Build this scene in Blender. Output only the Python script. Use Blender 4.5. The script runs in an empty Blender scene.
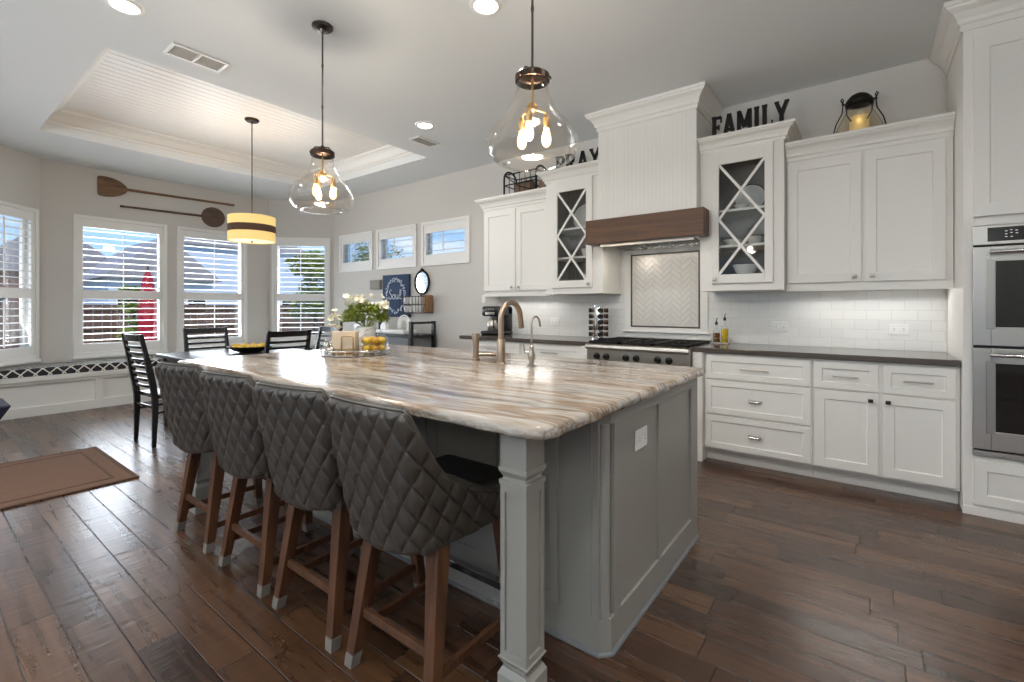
import bpy, bmesh, math, random
from mathutils import Vector, Matrix
random.seed(7)
PI = math.pi
SC = bpy.context.scene
COL = SC.collection

# ------------------------------------------------------------------ camera
cam_d = bpy.data.cameras.new('camera')
cam_d.sensor_width = 36.0
cam_d.lens = 466.7 * 36.0 / 1024.0
cam_d.shift_y = -34.0 / 1024.0
cam_d.clip_start = 0.02
cam_d.clip_end = 400
cam = bpy.data.objects.new('camera', cam_d)
COL.objects.link(cam)
cam.location = (0, 0, 1.25)
cam.rotation_euler = (PI / 2, 0, math.radians(37.103))
SC.camera = cam

# ------------------------------------------------------------------ world, exposure
SC.view_settings.view_transform = 'Standard'
SC.view_settings.look = 'None'
SC.view_settings.exposure = 0.5
SC.view_settings.gamma = 1.0
SC.view_settings.use_curve_mapping = False
SC.cycles.use_denoising = True
SC.cycles.max_bounces = 10
SC.cycles.diffuse_bounces = 6
SC.cycles.glossy_bounces = 4
SC.cycles.transparent_max_bounces = 24
SC.cycles.sample_clamp_indirect = 6.0
SC.cycles.caustics_reflective = False
SC.cycles.caustics_refractive = False


def lin(c):
    c = c / 255.0
    return c / 12.92 if c <= 0.04045 else ((c + 0.055) / 1.055) ** 2.4


def S(r, g, b):
    return (lin(r), lin(g), lin(b), 1.0)


world = bpy.data.worlds.new('sky')
SC.world = world
world.use_nodes = True
wn = world.node_tree
wn.nodes.clear()
_o = wn.nodes.new('ShaderNodeOutputWorld')
_b = wn.nodes.new('ShaderNodeBackground')
_r = wn.nodes.new('ShaderNodeValToRGB')
_g = wn.nodes.new('ShaderNodeTexCoord')
_s = wn.nodes.new('ShaderNodeSeparateXYZ')
_n = wn.nodes.new('ShaderNodeTexNoise')
_nr = wn.nodes.new('ShaderNodeValToRGB')
_mx = wn.nodes.new('ShaderNodeMix')
_mx.data_type = 'RGBA'
wn.links.new(_g.outputs['Generated'], _s.inputs[0])
wn.links.new(_s.outputs['Z'], _r.inputs[0])
_r.color_ramp.elements[0].position = 0.0
_r.color_ramp.elements[0].color = S(176, 212, 245)
_r.color_ramp.elements[1].position = 0.45
_r.color_ramp.elements[1].color = S(84, 150, 232)
_n.inputs['Scale'].default_value = 5.0
_n.inputs['Detail'].default_value = 5.0
_mp = wn.nodes.new('ShaderNodeMapping')
_mp.inputs['Scale'].default_value = (1, 1, 5)
wn.links.new(_g.outputs['Generated'], _mp.inputs[0])
wn.links.new(_mp.outputs[0], _n.inputs['Vector'])
wn.links.new(_n.outputs[0], _nr.inputs[0])
_nr.color_ramp.elements[0].position = 0.52
_nr.color_ramp.elements[1].position = 0.75
_nr.color_ramp.elements[1].color = (0.8, 0.8, 0.8, 1)
wn.links.new(_nr.outputs[0], _mx.inputs['Factor'])
wn.links.new(_r.outputs[0], _mx.inputs['A'])
_mx.inputs['B'].default_value = S(244, 246, 250)
wn.links.new(_mx.outputs['Result'], _b.inputs[0])
_b.inputs[1].default_value = 0.95
wn.links.new(_b.outputs[0], _o.inputs[0])


def light(name, kind, loc, energy, color=(1, 1, 1), size=0.1, rot=None, size_y=None, spot=None, blend=0.5):
    d = bpy.data.lights.new(name, kind)
    d.energy = energy
    d.color = color
    if kind == 'AREA':
        d.size = size
        if size_y:
            d.shape = 'RECTANGLE'
            d.size_y = size_y
        else:
            d.shape = 'DISK'
    elif kind == 'SUN':
        d.angle = math.radians(1.0)
    else:
        d.shadow_soft_size = size
    if kind == 'SPOT':
        d.spot_size = spot
        d.spot_blend = blend
    o = bpy.data.objects.new(name, d)
    o.location = loc
    if rot:
        o.rotation_euler = rot
    COL.objects.link(o)
    return o


# sun over the garden (high, from behind the house)
light('sun_light', 'SUN', (0, 0, 10), 2.0, (1.0, 0.96, 0.9), rot=(math.radians(18), math.radians(40), 0))
# added fill at the unseen rear windows, tilted up to brighten the ceiling
for wx in (-5.2, -2.2, 0.8):
    L = light('rear_fill_light', 'AREA', (wx, -4.93, 1.45), 122, (0.91, 0.965, 1.0), 2.0, (PI / 2 + 1.0, 0, 0), 2.1)
    L.data.spread = math.radians(110)
# daylight just outside each bay window
for bx, by, bz, w_ in ((-8.50, 1.893, -PI / 2, 46), (-8.50, 3.015, -PI / 2, 46), (-8.02, 4.49, -PI * 3 / 4, 26), (-8.02, 0.46, -PI / 4, 12)):
    light('bay_daylight', 'AREA', (bx, by, 1.55), w_, (0.84, 0.92, 1.0), 0.95, (PI / 2 + 0.42, 0, bz), 1.7)

# ------------------------------------------------------------------ materials
MATS = {}


def mat(name, col=(0.8, 0.8, 0.8, 1), rough=0.5, metal=0.0, spec=0.5, coat=0.0, coat_rough=0.1,
        bump=None, var=None, emit=None, emit_str=0.0, sheen=0.0):
    """principled material; bump=(scale, strength, distance); var=(scale, amount)"""
    m = bpy.data.materials.new(name)
    m.use_nodes = True
    nt = m.node_tree
    b = nt.nodes['Principled BSDF']
    b.inputs['Base Color'].default_value = col
    b.inputs['Roughness'].default_value = rough
    b.inputs['Metallic'].default_value = metal
    b.inputs['Specular IOR Level'].default_value = spec
    b.inputs['Coat Weight'].default_value = coat
    b.inputs['Coat Roughness'].default_value = coat_rough
    b.inputs['Sheen Weight'].default_value = sheen
    if emit:
        b.inputs['Emission Color'].default_value = emit
        b.inputs['Emission Strength'].default_value = emit_str
    tc = nt.nodes.new('ShaderNodeTexCoord')
    if var:
        n = nt.nodes.new('ShaderNodeTexNoise')
        n.inputs['Scale'].default_value = var[0]
        n.inputs['Detail'].default_value = 4
        nt.links.new(tc.outputs['Object'], n.inputs['Vector'])
        mx = nt.nodes.new('ShaderNodeMix')
        mx.data_type = 'RGBA'
        nt.links.new(n.outputs[0], mx.inputs['Factor'])
        a = var[1]
        mx.inputs['A'].default_value = tuple(c * (1 - a) for c in col[:3]) + (1,)
        mx.inputs['B'].default_value = tuple(min(1, c * (1 + a)) for c in col[:3]) + (1,)
        nt.links.new(mx.outputs['Result'], b.inputs['Base Color'])
    if bump:
        n2 = nt.nodes.new('ShaderNodeTexNoise')
        n2.inputs['Scale'].default_value = bump[0]
        n2.inputs['Detail'].default_value = 3
        nt.links.new(tc.outputs['Object'], n2.inputs['Vector'])
        bp = nt.nodes.new('ShaderNodeBump')
        bp.inputs['Strength'].default_value = bump[1]
        bp.inputs['Distance'].default_value = bump[2]
        nt.links.new(n2.outputs[0], bp.inputs['Height'])
        nt.links.new(bp.outputs[0], b.inputs['Normal'])
    MATS[name] = m
    return m


def glass_mat(name, tint=(1, 1, 1, 1), gloss=0.12, rough=0.02):
    """thin clear glass: see-through with a fresnel reflection"""
    m = bpy.data.materials.new(name)
    m.use_nodes = True
    nt = m.node_tree
    nt.nodes.clear()
    o = nt.nodes.new('ShaderNodeOutputMaterial')
    t = nt.nodes.new('ShaderNodeBsdfTransparent')
    t.inputs[0].default_value = tint
    g = nt.nodes.new('ShaderNodeBsdfGlossy')
    g.inputs['Roughness'].default_value = rough
    lw = nt.nodes.new('ShaderNodeLayerWeight')
    lw.inputs[0].default_value = 0.35
    mp = nt.nodes.new('ShaderNodeMath')
    mp.operation = 'MULTIPLY_ADD'
    mp.inputs[1].default_value = 1.0 - gloss
    mp.inputs[2].default_value = gloss * 0.5
    pw = nt.nodes.new('ShaderNodeMath')
    pw.operation = 'POWER'
    pw.inputs[1].default_value = 2.0
    nt.links.new(lw.outputs['Facing'], pw.inputs[0])
    nt.links.new(pw.outputs[0], mp.inputs[0])
    mx = nt.nodes.new('ShaderNodeMixShader')
    nt.links.new(mp.outputs[0], mx.inputs[0])
    nt.links.new(t.outputs[0], mx.inputs[1])
    nt.links.new(g.outputs[0], mx.inputs[2])
    nt.links.new(mx.outputs[0], o.inputs[0])
    MATS[name] = m
    return m


def nd(nt, t, **k):
    n = nt.nodes.new(t)
    for a, b in k.items():
        setattr(n, a, b)
    return n


def mth(nt, op, a, b=None, c=None):
    n = nt.nodes.new('ShaderNodeMath')
    n.operation = op
    for i, v in enumerate((a, b, c)):
        if v is None:
            continue
        if isinstance(v, (int, float)):
            n.inputs[i].default_value = v
        else:
            nt.links.new(v, n.inputs[i])
    return n.outputs[0]


def ramp(nt, fac, stops):
    r = nt.nodes.new('ShaderNodeValToRGB')
    while len(r.color_ramp.elements) < len(stops):
        r.color_ramp.elements.new(0.5)
    for e, (p, c) in zip(r.color_ramp.elements, stops):
        e.position = p
        e.color = c
    nt.links.new(fac, r.inputs[0])
    return r.outputs[0]


def plank_floor():
    m = bpy.data.materials.new('dark_scraped_planks')
    m.use_nodes = True
    nt = m.node_tree
    b = nt.nodes['Principled BSDF']
    tc = nd(nt, 'ShaderNodeTexCoord')
    sp = nd(nt, 'ShaderNodeSeparateXYZ')
    nt.links.new(tc.outputs['Object'], sp.inputs[0])
    x, y = sp.outputs[0], sp.outputs[1]
    W, L = 0.133, 0.62
    yr = mth(nt, 'DIVIDE', mth(nt, 'ADD', y, 100.02), W)
    row = mth(nt, 'FLOOR', yr)
    wn1 = nd(nt, 'ShaderNodeTexWhiteNoise', noise_dimensions='1D')
    nt.links.new(row, wn1.inputs['W'])
    xr = mth(nt, 'ADD', mth(nt, 'DIVIDE', mth(nt, 'ADD', x, 100.0), L), mth(nt, 'MULTIPLY', wn1.outputs[0], 7.0))
    colm = mth(nt, 'FLOOR', xr)
    cid = nd(nt, 'ShaderNodeCombineXYZ')
    nt.links.new(row, cid.inputs[0])
    nt.links.new(colm, cid.inputs[1])
    wn2 = nd(nt, 'ShaderNodeTexWhiteNoise', noise_dimensions='3D')
    nt.links.new(cid.outputs[0], wn2.inputs['Vector'])
    rnd = wn2.outputs[0]
    # seams
    fy = mth(nt, 'FRACT', yr)
    fx = mth(nt, 'FRACT', xr)
    ey = mth(nt, 'MULTIPLY', mth(nt, 'MINIMUM', fy, mth(nt, 'SUBTRACT', 1.0, fy)), W)
    ex = mth(nt, 'MULTIPLY', mth(nt, 'MINIMUM', fx, mth(nt, 'SUBTRACT', 1.0, fx)), L)
    e = mth(nt, 'MINIMUM', ex, ey)
    seam = nd(nt, 'ShaderNodeMapRange', interpolation_type='SMOOTHSTEP')
    nt.links.new(e, seam.inputs[0])
    seam.inputs[1].default_value = 0.0006
    seam.inputs[2].default_value = 0.0032
    # grain
    mp = nd(nt, 'ShaderNodeMapping')
    mp.inputs['Scale'].default_value = (1.1, 16, 1)
    off = nd(nt, 'ShaderNodeCombineXYZ')
    nt.links.new(mth(nt, 'MULTIPLY', rnd, 40.0), off.inputs[0])
    nt.links.new(mth(nt, 'MULTIPLY', rnd, 17.0), off.inputs[2])
    nt.links.new(tc.outputs['Object'], mp.inputs[0])
    va = nd(nt, 'ShaderNodeVectorMath', operation='ADD')
    nt.links.new(mp.outputs[0], va.inputs[0])
    nt.links.new(off.outputs[0], va.inputs[1])
    g = nd(nt, 'ShaderNodeTexNoise')
    g.inputs['Scale'].default_value = 2.2
    g.inputs['Detail'].default_value = 4
    g.inputs['Roughness'].default_value = 0.5
    nt.links.new(va.outputs[0], g.inputs['Vector'])
    big = nd(nt, 'ShaderNodeTexNoise')
    big.inputs['Scale'].default_value = 5.0
    big.inputs['Detail'].default_value = 3
    nt.links.new(va.outputs[0], big.inputs['Vector'])
    big.inputs['Scale'].default_value = 1.1
    f = mth(nt, 'ADD', mth(nt, 'MULTIPLY', rnd, 0.30), mth(nt, 'ADD', mth(nt, 'MULTIPLY', g.outputs[0], 0.34), mth(nt, 'MULTIPLY', big.outputs[0], 0.36)))
    c = ramp(nt, f, [(0.26, S(42, 25, 15)), (0.45, S(68, 43, 27)), (0.60, S(88, 59, 38)), (0.80, S(114, 82, 57))])
    mx = nd(nt, 'ShaderNodeMix', data_type='RGBA')
    mx.inputs['A'].default_value = S(24, 14, 9)
    nt.links.new(seam.outputs[0], mx.inputs['Factor'])
    nt.links.new(c, mx.inputs['B'])
    nt.links.new(mx.outputs['Result'], b.inputs['Base Color'])
    # hand scraped ripples across the boards
    sc = nd(nt, 'ShaderNodeMapping')
    sc.inputs['Scale'].default_value = (30, 7, 1)
    nt.links.new(tc.outputs['Object'], sc.inputs[0])
    va2 = nd(nt, 'ShaderNodeVectorMath', operation='ADD')
    nt.links.new(sc.outputs[0], va2.inputs[0])
    nt.links.new(off.outputs[0], va2.inputs[1])
    rp = nd(nt, 'ShaderNodeTexNoise')
    rp.inputs['Scale'].default_value = 1.0
    rp.inputs['Detail'].default_value = 2
    nt.links.new(va2.outputs[0], rp.inputs['Vector'])
    hgt = mth(nt, 'ADD', mth(nt, 'MULTIPLY', rp.outputs[0], 0.55), mth(nt, 'MULTIPLY', seam.outputs[0], 0.9))
    hgt = mth(nt, 'ADD', hgt, mth(nt, 'MULTIPLY', g.outputs[0], 0.03))
    bp = nd(nt, 'ShaderNodeBump')
    bp.inputs['Strength'].default_value = 0.8
    bp.inputs['Distance'].default_value = 0.0042
    nt.links.new(hgt, bp.inputs['Height'])
    nt.links.new(bp.outputs[0], b.inputs['Normal'])
    rr = mth(nt, 'ADD', mth(nt, 'MULTIPLY', big.outputs[0], 0.12), 0.22)
    nt.links.new(rr, b.inputs['Roughness'])
    b.inputs['Specular IOR Level'].default_value = 0.9
    MATS['floor'] = m


def granite():
    m = bpy.data.materials.new('fantasy_brown_stone')
    m.use_nodes = True
    nt = m.node_tree
    b = nt.nodes['Principled BSDF']
    tc = nd(nt, 'ShaderNodeTexCoord')
    w = nd(nt, 'ShaderNodeTexNoise')
    w.inputs['Scale'].default_value = 1.6
    w.inputs['Detail'].default_value = 3
    nt.links.new(tc.outputs['Object'], w.inputs['Vector'])
    ws = nd(nt, 'ShaderNodeVectorMath', operation='SCALE')
    ws.inputs['Scale'].default_value = 0.19
    nt.links.new(w.outputs['Color'], ws.inputs[0])
    ad = nd(nt, 'ShaderNodeVectorMath', operation='ADD')
    nt.links.new(tc.outputs['Object'], ad.inputs[0])
    nt.links.new(ws.outputs[0], ad.inputs[1])
    mp = nd(nt, 'ShaderNodeMapping')
    mp.inputs['Scale'].default_value = (0.42, 4.0, 4.0)
    mp.inputs['Rotation'].default_value = (0, 0, math.radians(3))
    nt.links.new(ad.outputs[0], mp.inputs[0])
    n = nd(nt, 'ShaderNodeTexNoise')
    n.inputs['Scale'].default_value = 1.5
    n.inputs['Detail'].default_value = 5
    n.inputs['Roughness'].default_value = 0.55
    nt.links.new(mp.outputs[0], n.inputs['Vector'])
    c = ramp(nt, n.outputs[0], [(0.30, S(58, 44, 36)), (0.385, S(108, 86, 68)), (0.44, S(152, 134, 118)),
                               (0.50, S(178, 171, 162)), (0.55, S(130, 103, 76)), (0.60, S(166, 160, 153)), (0.70, S(96, 76, 60))])
    # fine dark veins
    n2 = nd(nt, 'ShaderNodeTexNoise')
    n2.inputs['Scale'].default_value = 2.6
    n2.inputs['Detail'].default_value = 4
    nt.links.new(mp.outputs[0], n2.inputs['Vector'])
    v = mth(nt, 'ABSOLUTE', mth(nt, 'SUBTRACT', n2.outputs[0], 0.5))
    vm = nd(nt, 'ShaderNodeMapRange')
    nt.links.new(v, vm.inputs[0])
    vm.inputs[1].default_value = 0.0
    vm.inputs[2].default_value = 0.022
    vm.inputs[3].default_value = 0.5
    vm.inputs[4].default_value = 1.0
    mx = nd(nt, 'ShaderNodeMix', data_type='RGBA')
    mx.inputs['A'].default_value = S(66, 50, 42)
    nt.links.new(vm.outputs[0], mx.inputs['Factor'])
    nt.links.new(c, mx.inputs['B'])
    nt.links.new(mx.outputs['Result'], b.inputs['Base Color'])
    b.inputs['Roughness'].default_value = 0.17
    b.inputs['Specular IOR Level'].default_value = 0.45
    n3 = nd(nt, 'ShaderNodeTexNoise')
    n3.inputs['Scale'].default_value = 38
    n3.inputs['Detail'].default_value = 3
    nt.links.new(tc.outputs['Object'], n3.inputs['Vector'])
    geo = nd(nt, 'ShaderNodeNewGeometry')
    sg = nd(nt, 'ShaderNodeSeparateXYZ')
    nt.links.new(geo.outputs['Normal'], sg.inputs[0])
    edge = mth(nt, 'SUBTRACT', 1.0, mth(nt, 'ABSOLUTE', sg.outputs[2]))
    bp = nd(nt, 'ShaderNodeBump')
    bp.inputs['Distance'].default_value = 0.012
    nt.links.new(mth(nt, 'MULTIPLY', edge, 0.9), bp.inputs['Strength'])
    nt.links.new(n3.outputs[0], bp.inputs['Height'])
    nt.links.new(bp.outputs[0], b.inputs['Normal'])
    MATS['granite'] = m


def tiles(name, w, h, col, mortar, axes='XZ'):
    m = bpy.data.materials.new(name)
    m.use_nodes = True
    nt = m.node_tree
    b = nt.nodes['Principled BSDF']
    tc = nd(nt, 'ShaderNodeTexCoord')
    sp = nd(nt, 'ShaderNodeSeparateXYZ')
    nt.links.new(tc.outputs['Object'], sp.inputs[0])
    cb = nd(nt, 'ShaderNodeCombineXYZ')
    nt.links.new(mth(nt, 'ADD', sp.outputs[0], sp.outputs[1]), cb.inputs[0])
    nt.links.new(sp.outputs[2], cb.inputs[1])
    br = nd(nt, 'ShaderNodeTexBrick')
    br.inputs['Scale'].default_value = 1.0
    br.inputs['Brick Width'].default_value = w
    br.inputs['Row Height'].default_value = h
    br.inputs['Mortar Size'].default_value = 0.0016
    br.inputs['Mortar Smooth'].default_value = 0.4
    br.inputs['Color1'].default_value = col
    br.inputs['Color2'].default_value = tuple(c * 0.96 for c in col[:3]) + (1,)
    br.inputs['Mortar'].default_value = mortar
    nt.links.new(cb.outputs[0], br.inputs['Vector'])
    nt.links.new(br.outputs['Color'], b.inputs['Base Color'])
    bp = nd(nt, 'ShaderNodeBump')
    bp.invert = True
    bp.inputs['Strength'].default_value = 0.5
    bp.inputs['Distance'].default_value = 0.002
    nt.links.new(br.outputs['Fac'], bp.inputs['Height'])
    nt.links.new(bp.outputs[0], b.inputs['Normal'])
    b.inputs['Roughness'].default_value = 0.16
    MATS[name] = m


def wood(name, c1, c2, rough=0.4, scale=(2, 30, 30), coat=0.0):
    m = bpy.data.materials.new(name)
    m.use_nodes = True
    nt = m.node_tree
    b = nt.nodes['Principled BSDF']
    tc = nd(nt, 'ShaderNodeTexCoord')
    mp = nd(nt, 'ShaderNodeMapping')
    mp.inputs['Scale'].default_value = scale
    nt.links.new(tc.outputs['Object'], mp.inputs[0])
    n = nd(nt, 'ShaderNodeTexNoise')
    n.inputs['Scale'].default_value = 1.0
    n.inputs['Detail'].default_value = 5
    n.inputs['Distortion'].default_value = 0.6
    nt.links.new(mp.outputs[0], n.inputs['Vector'])
    nt.links.new(ramp(nt, n.outputs[0], [(0.3, c1), (0.7, c2)]), b.inputs['Base Color'])
    bp = nd(nt, 'ShaderNodeBump')
    bp.inputs['Strength'].default_value = 0.15
    bp.inputs['Distance'].default_value = 0.001
    nt.links.new(n.outputs[0], bp.inputs['Height'])
    nt.links.new(bp.outputs[0], b.inputs['Normal'])
    b.inputs['Roughness'].default_value = rough
    b.inputs['Coat Weight'].default_value = coat
    MATS[name] = m


def brushed(name, col, rough=0.28, scale=(3, 3, 160)):
    m = mat(name, col, rough, 1.0)
    nt = m.node_tree
    b = nt.nodes['Principled BSDF']
    tc = nd(nt, 'ShaderNodeTexCoord')
    mp = nd(nt, 'ShaderNodeMapping')
    mp.inputs['Scale'].default_value = scale
    nt.links.new(tc.outputs['Object'], mp.inputs[0])
    n = nd(nt, 'ShaderNodeTexNoise')
    n.inputs['Scale'].default_value = 1.0
    nt.links.new(mp.outputs[0], n.inputs['Vector'])
    nt.links.new(mth(nt, 'MULTIPLY_ADD', n.outputs[0], 0.05, rough - 0.02), b.inputs['Roughness'])


def lattice_fabric():
    """charcoal cushion fabric with a white ogee lattice"""
    m = bpy.data.materials.new('lattice_fabric')
    m.use_nodes = True
    nt = m.node_tree
    b = nt.nodes['Principled BSDF']
    tc = nd(nt, 'ShaderNodeTexCoord')
    sp = nd(nt, 'ShaderNodeSeparateXYZ')
    nt.links.new(tc.outputs['Object'], sp.inputs[0])
    u = mth(nt, 'DIVIDE', sp.outputs[1], 0.12)
    v = mth(nt, 'DIVIDE', mth(nt, 'ADD', sp.outputs[2], mth(nt, 'MULTIPLY', sp.outputs[0], -1.0)), 0.12)

    def stripe(s):
        fr = mth(nt, 'FRACT', s)
        d = mth(nt, 'ABSOLUTE', mth(nt, 'SUBTRACT', fr, 0.5))
        return mth(nt, 'LESS_THAN', d, 0.075)
    wob = mth(nt, 'MULTIPLY', mth(nt, 'SINE', mth(nt, 'MULTIPLY', v, 2 * PI)), 0.02)
    a = stripe(mth(nt, 'ADD', mth(nt, 'ADD', u, v), wob))
    c = stripe(mth(nt, 'ADD', mth(nt, 'SUBTRACT', u, v), wob))
    f = mth(nt, 'MAXIMUM', a, c)
    mx = nd(nt, 'ShaderNodeMix', data_type='RGBA')
    nt.links.new(f, mx.inputs['Factor'])
    mx.inputs['A'].default_value = S(44, 42, 44)
    mx.inputs['B'].default_value = S(225, 222, 216)
    nt.links.new(mx.outputs['Result'], b.inputs['Base Color'])
    b.inputs['Roughness'].default_value = 0.9
    MATS['lattice'] = m


plank_floor()
granite()
tiles('subway', 0.152, 0.0762, S(232, 231, 227), S(205, 204, 200))
lattice_fabric()
M = MATS
mat('wall', S(206, 202, 196), 0.75, bump=(120, 0.08, 0.002))
mat('ceil', S(226, 229, 230), 0.8, bump=(90, 0.1, 0.002))
mat('white', S(231, 228, 222), 0.38)
mat('trimwhite', S(234, 232, 228), 0.4)
mat('cab_interior_shade', S(142, 136, 128), 0.5)  # grey stands for the shade inside the glass door cabinets
mat('grey', S(154, 151, 144), 0.36)
mat('darkstone', S(84, 76, 70), 0.14, var=(60, 0.15))
mat('leather', S(66, 60, 54), 0.30, bump=(260, 0.12, 0.001), var=(9, 0.12))
mat('leather_seat', S(34, 32, 32), 0.4, bump=(260, 0.12, 0.001))
mat('black', S(26, 25, 25), 0.35)
mat('blacksatin', S(30, 29, 30), 0.25)
mat('iron', S(34, 30, 28), 0.5, 0.6)
mat('rubber', S(122, 114, 106), 0.7)
brushed('steel', S(190, 183, 174), 0.30, (2, 2, 90))
brushed('nickel', S(176, 168, 158), 0.3)
brushed('bronze', S(170, 150, 130), 0.3)
mat('gunmetal', S(96, 90, 84), 0.3, 1.0)
mat('chrome', S(220, 218, 214), 0.12, 1.0)
mat('darkbronze', S(72, 58, 48), 0.32, 0.9)
mat('darkglass', S(14, 14, 15), 0.06, spec=0.7)
mat('bin_black', S(18, 17, 17), 0.3)
glass_mat('glass_clear', (1, 1, 1, 1), 0.05)
glass_mat('glass_pane', (0.96, 0.97, 0.97, 1), 0.03)
glass_mat('glass_lamp', (1.0, 0.975, 0.94, 1), 0.06, 0.03)
glass_mat('glass_lantern', (1.0, 0.96, 0.86, 1), 0.1, 0.05)
mat('bulb', S(255, 214, 150), 0.3, emit=S(255, 200, 126), emit_str=3.4)
mat('bulbglow', S(255, 214, 150), 0.3, emit=S(255, 226, 178), emit_str=26.0)
mat('can_glow', (1, 1, 1, 1), 0.5, emit=(1, 0.98, 0.94, 1), emit_str=7.0)
mat('strip_glow', (1, 1, 1, 1), 0.5, emit=(1, 0.98, 0.94, 1), emit_str=1.6)
mat('shade', S(236, 208, 140), 0.8, emit=S(240, 206, 128), emit_str=0.42)
mat('diffuser', S(250, 236, 196), 0.6, emit=S(252, 236, 190), emit_str=0.7)
mat('shadeband', S(92, 66, 48), 0.8)
wood('walnut', S(70, 44, 30), S(104, 68, 46), 0.4, (40, 40, 3))
wood('beamwood', S(72, 43, 21), S(102, 66, 34), 0.42, (2.5, 30, 34))
wood('oldwood', S(92, 66, 44), S(138, 104, 74), 0.65, (30, 3, 30))
wood('darkwood', S(78, 60, 48), S(104, 82, 66), 0.7, (30, 6, 30))
wood('tablewood', S(36, 30, 28), S(58, 48, 42), 0.34, (3, 40, 40), 0.1)
mat('rugm', S(108, 78, 60), 0.95, bump=(420, 0.8, 0.004), var=(45, 0.2))
mat('rugborder', S(88, 64, 50), 0.95, bump=(420, 0.8, 0.004))
mat('navy', S(40, 46, 66), 0.7, bump=(300, 0.3, 0.002))
mat('tilewhite', S(214, 210, 203), 0.14)
mat('grout', S(200, 196, 189), 0.8)
mat('pencil', S(78, 68, 62), 0.3)
mat('porcelain', S(236, 234, 230), 0.2)
mat('platerim', S(70, 54, 44), 0.3)
mat('cream', S(222, 200, 172), 0.7)
mat('candle', S(238, 214, 160), 0.5, emit=S(255, 214, 140), emit_str=0.08)
mat('gold', S(196, 160, 110), 0.3, 1.0)
mat('silver', S(205, 200, 192), 0.2, 1.0, bump=(90, 0.3, 0.003))
mat('lemon', S(216, 176, 50), 0.45, bump=(80, 0.2, 0.002))
mat('orangefruit', S(184, 134, 26), 0.45, bump=(80, 0.2, 0.002))
mat('leaf', S(124, 138, 46), 0.6, var=(20, 0.35))
mat('leafdark', S(52, 84, 38), 0.6, var=(6, 0.3))
mat('petal', S(240, 236, 216), 0.6)
mat('petalmid', S(214, 190, 110), 0.7)
mat('oil', S(206, 168, 10), 0.15)
mat('oilbrown', S(110, 70, 22), 0.2)
mat('spice', S(96, 56, 36), 0.6)
mat('signblue', S(44, 64, 94), 0.8, var=(14, 0.18))
mat('chalk', S(214, 220, 232), 0.8)
mat('signgrey', S(150, 146, 138), 0.8)
mat('mirror', S(225, 228, 230), 0.04, 1.0)
mat('wicker', S(146, 112, 80), 0.8, bump=(60, 0.5, 0.004))
mat('burlap', S(120, 100, 84), 0.95, bump=(200, 0.6, 0.003))
mat('greywash', S(118, 120, 122), 0.6)
mat('outletw', S(236, 235, 232), 0.35)
mat('slot', S(60, 58, 56), 0.6)
mat('ventgrey', S(226, 224, 220), 0.6)
mat('roof', S(150, 145, 146), 0.9, bump=(3, 0.3, 0.05), var=(2.5, 0.15))
mat('siding', S(196, 208, 222), 0.8)
mat('brick', S(120, 84, 72), 0.9, var=(8, 0.2))
mat('fencewood', S(112, 88, 72), 0.9, var=(4, 0.3))
mat('umbrellared', S(168, 26, 46), 0.7)
mat('lawn', S(150, 138, 110), 1.0, var=(1.5, 0.2))
mat('trunk', S(80, 62, 48), 0.9)
mat('displaytext', S(200, 200, 200), 0.5, emit=S(200, 200, 205), emit_str=0.3)

# ------------------------------------------------------------------ mesh helpers
WM = {}   # world matrix of every empty / object (kept by hand)


def new():
    return bmesh.new()


def box(bm, x0, x1, y0, y1, z0, z1, T=None):
    vs = [Vector((x, y, z)) for z in (z0, z1) for y in (y0, y1) for x in (x0, x1)]
    if T:
        vs = [T @ v for v in vs]
    v = [bm.verts.new(p) for p in vs]
    for f in ((0, 2, 3, 1), (4, 5, 7, 6), (0, 1, 5, 4), (2, 6, 7, 3), (0, 4, 6, 2), (1, 3, 7, 5)):
        bm.faces.new([v[i] for i in f])
    return bm


def prism(bm, poly, z0, z1, T=None):
    a = [Vector((p[0], p[1], z0)) for p in poly]
    b = [Vector((p[0], p[1], z1)) for p in poly]
    if T:
        a = [T @ v for v in a]
        b = [T @ v for v in b]
    a = [bm.verts.new(v) for v in a]
    b = [bm.verts.new(v) for v in b]
    n = len(poly)
    bm.faces.new(a[::-1])
    bm.faces.new(b)
    for i in range(n):
        j = (i + 1) % n
        bm.faces.new([a[i], a[j], b[j], b[i]])
    return bm


def frame_from(d):
    d = d.normalized()
    up = Vector((0, 0, 1)) if abs(d.z) < 0.95 else Vector((1, 0, 0))
    u = d.cross(up).normalized()
    v = d.cross(u).normalized()
    return u, v


def tube(bm, pts, r, seg=10, closed=False, caps=True):
    pts = [Vector(p) for p in pts]
    n = len(pts)
    rs = r if isinstance(r, (list, tuple)) else [r] * n
    rings = []
    pu = None
    for i, p in enumerate(pts):
        if closed:
            d = pts[(i + 1) % n] - pts[i - 1]
        elif i == 0:
            d = pts[1] - pts[0]
        elif i == n - 1:
            d = pts[-1] - pts[-2]
        else:
            d = (pts[i + 1] - p).normalized() + (p - pts[i - 1]).normalized()
        d = d.normalized()
        if pu is None:
            u, v = frame_from(d)
        else:
            u = (pu - d * pu.dot(d)).normalized()
            v = d.cross(u).normalized()
        pu = u
        rings.append([bm.verts.new(p + (u * math.cos(2 * PI * k / seg) + v * math.sin(2 * PI * k / seg)) * rs[i]) for k in range(seg)])
    m = n if closed else n - 1
    for i in range(m):
        a, b = rings[i], rings[(i + 1) % n]
        for k in range(seg):
            bm.faces.new([a[k], a[(k + 1) % seg], b[(k + 1) % seg], b[k]])
    if caps and not closed:
        bm.faces.new(rings[0][::-1])
        bm.faces.new(rings[-1])
    return bm


def cyl(bm, p0, p1, r0, r1=None, seg=16):
    return tube(bm, [p0, p1], [r0, r0 if r1 is None else r1], seg)


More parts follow.
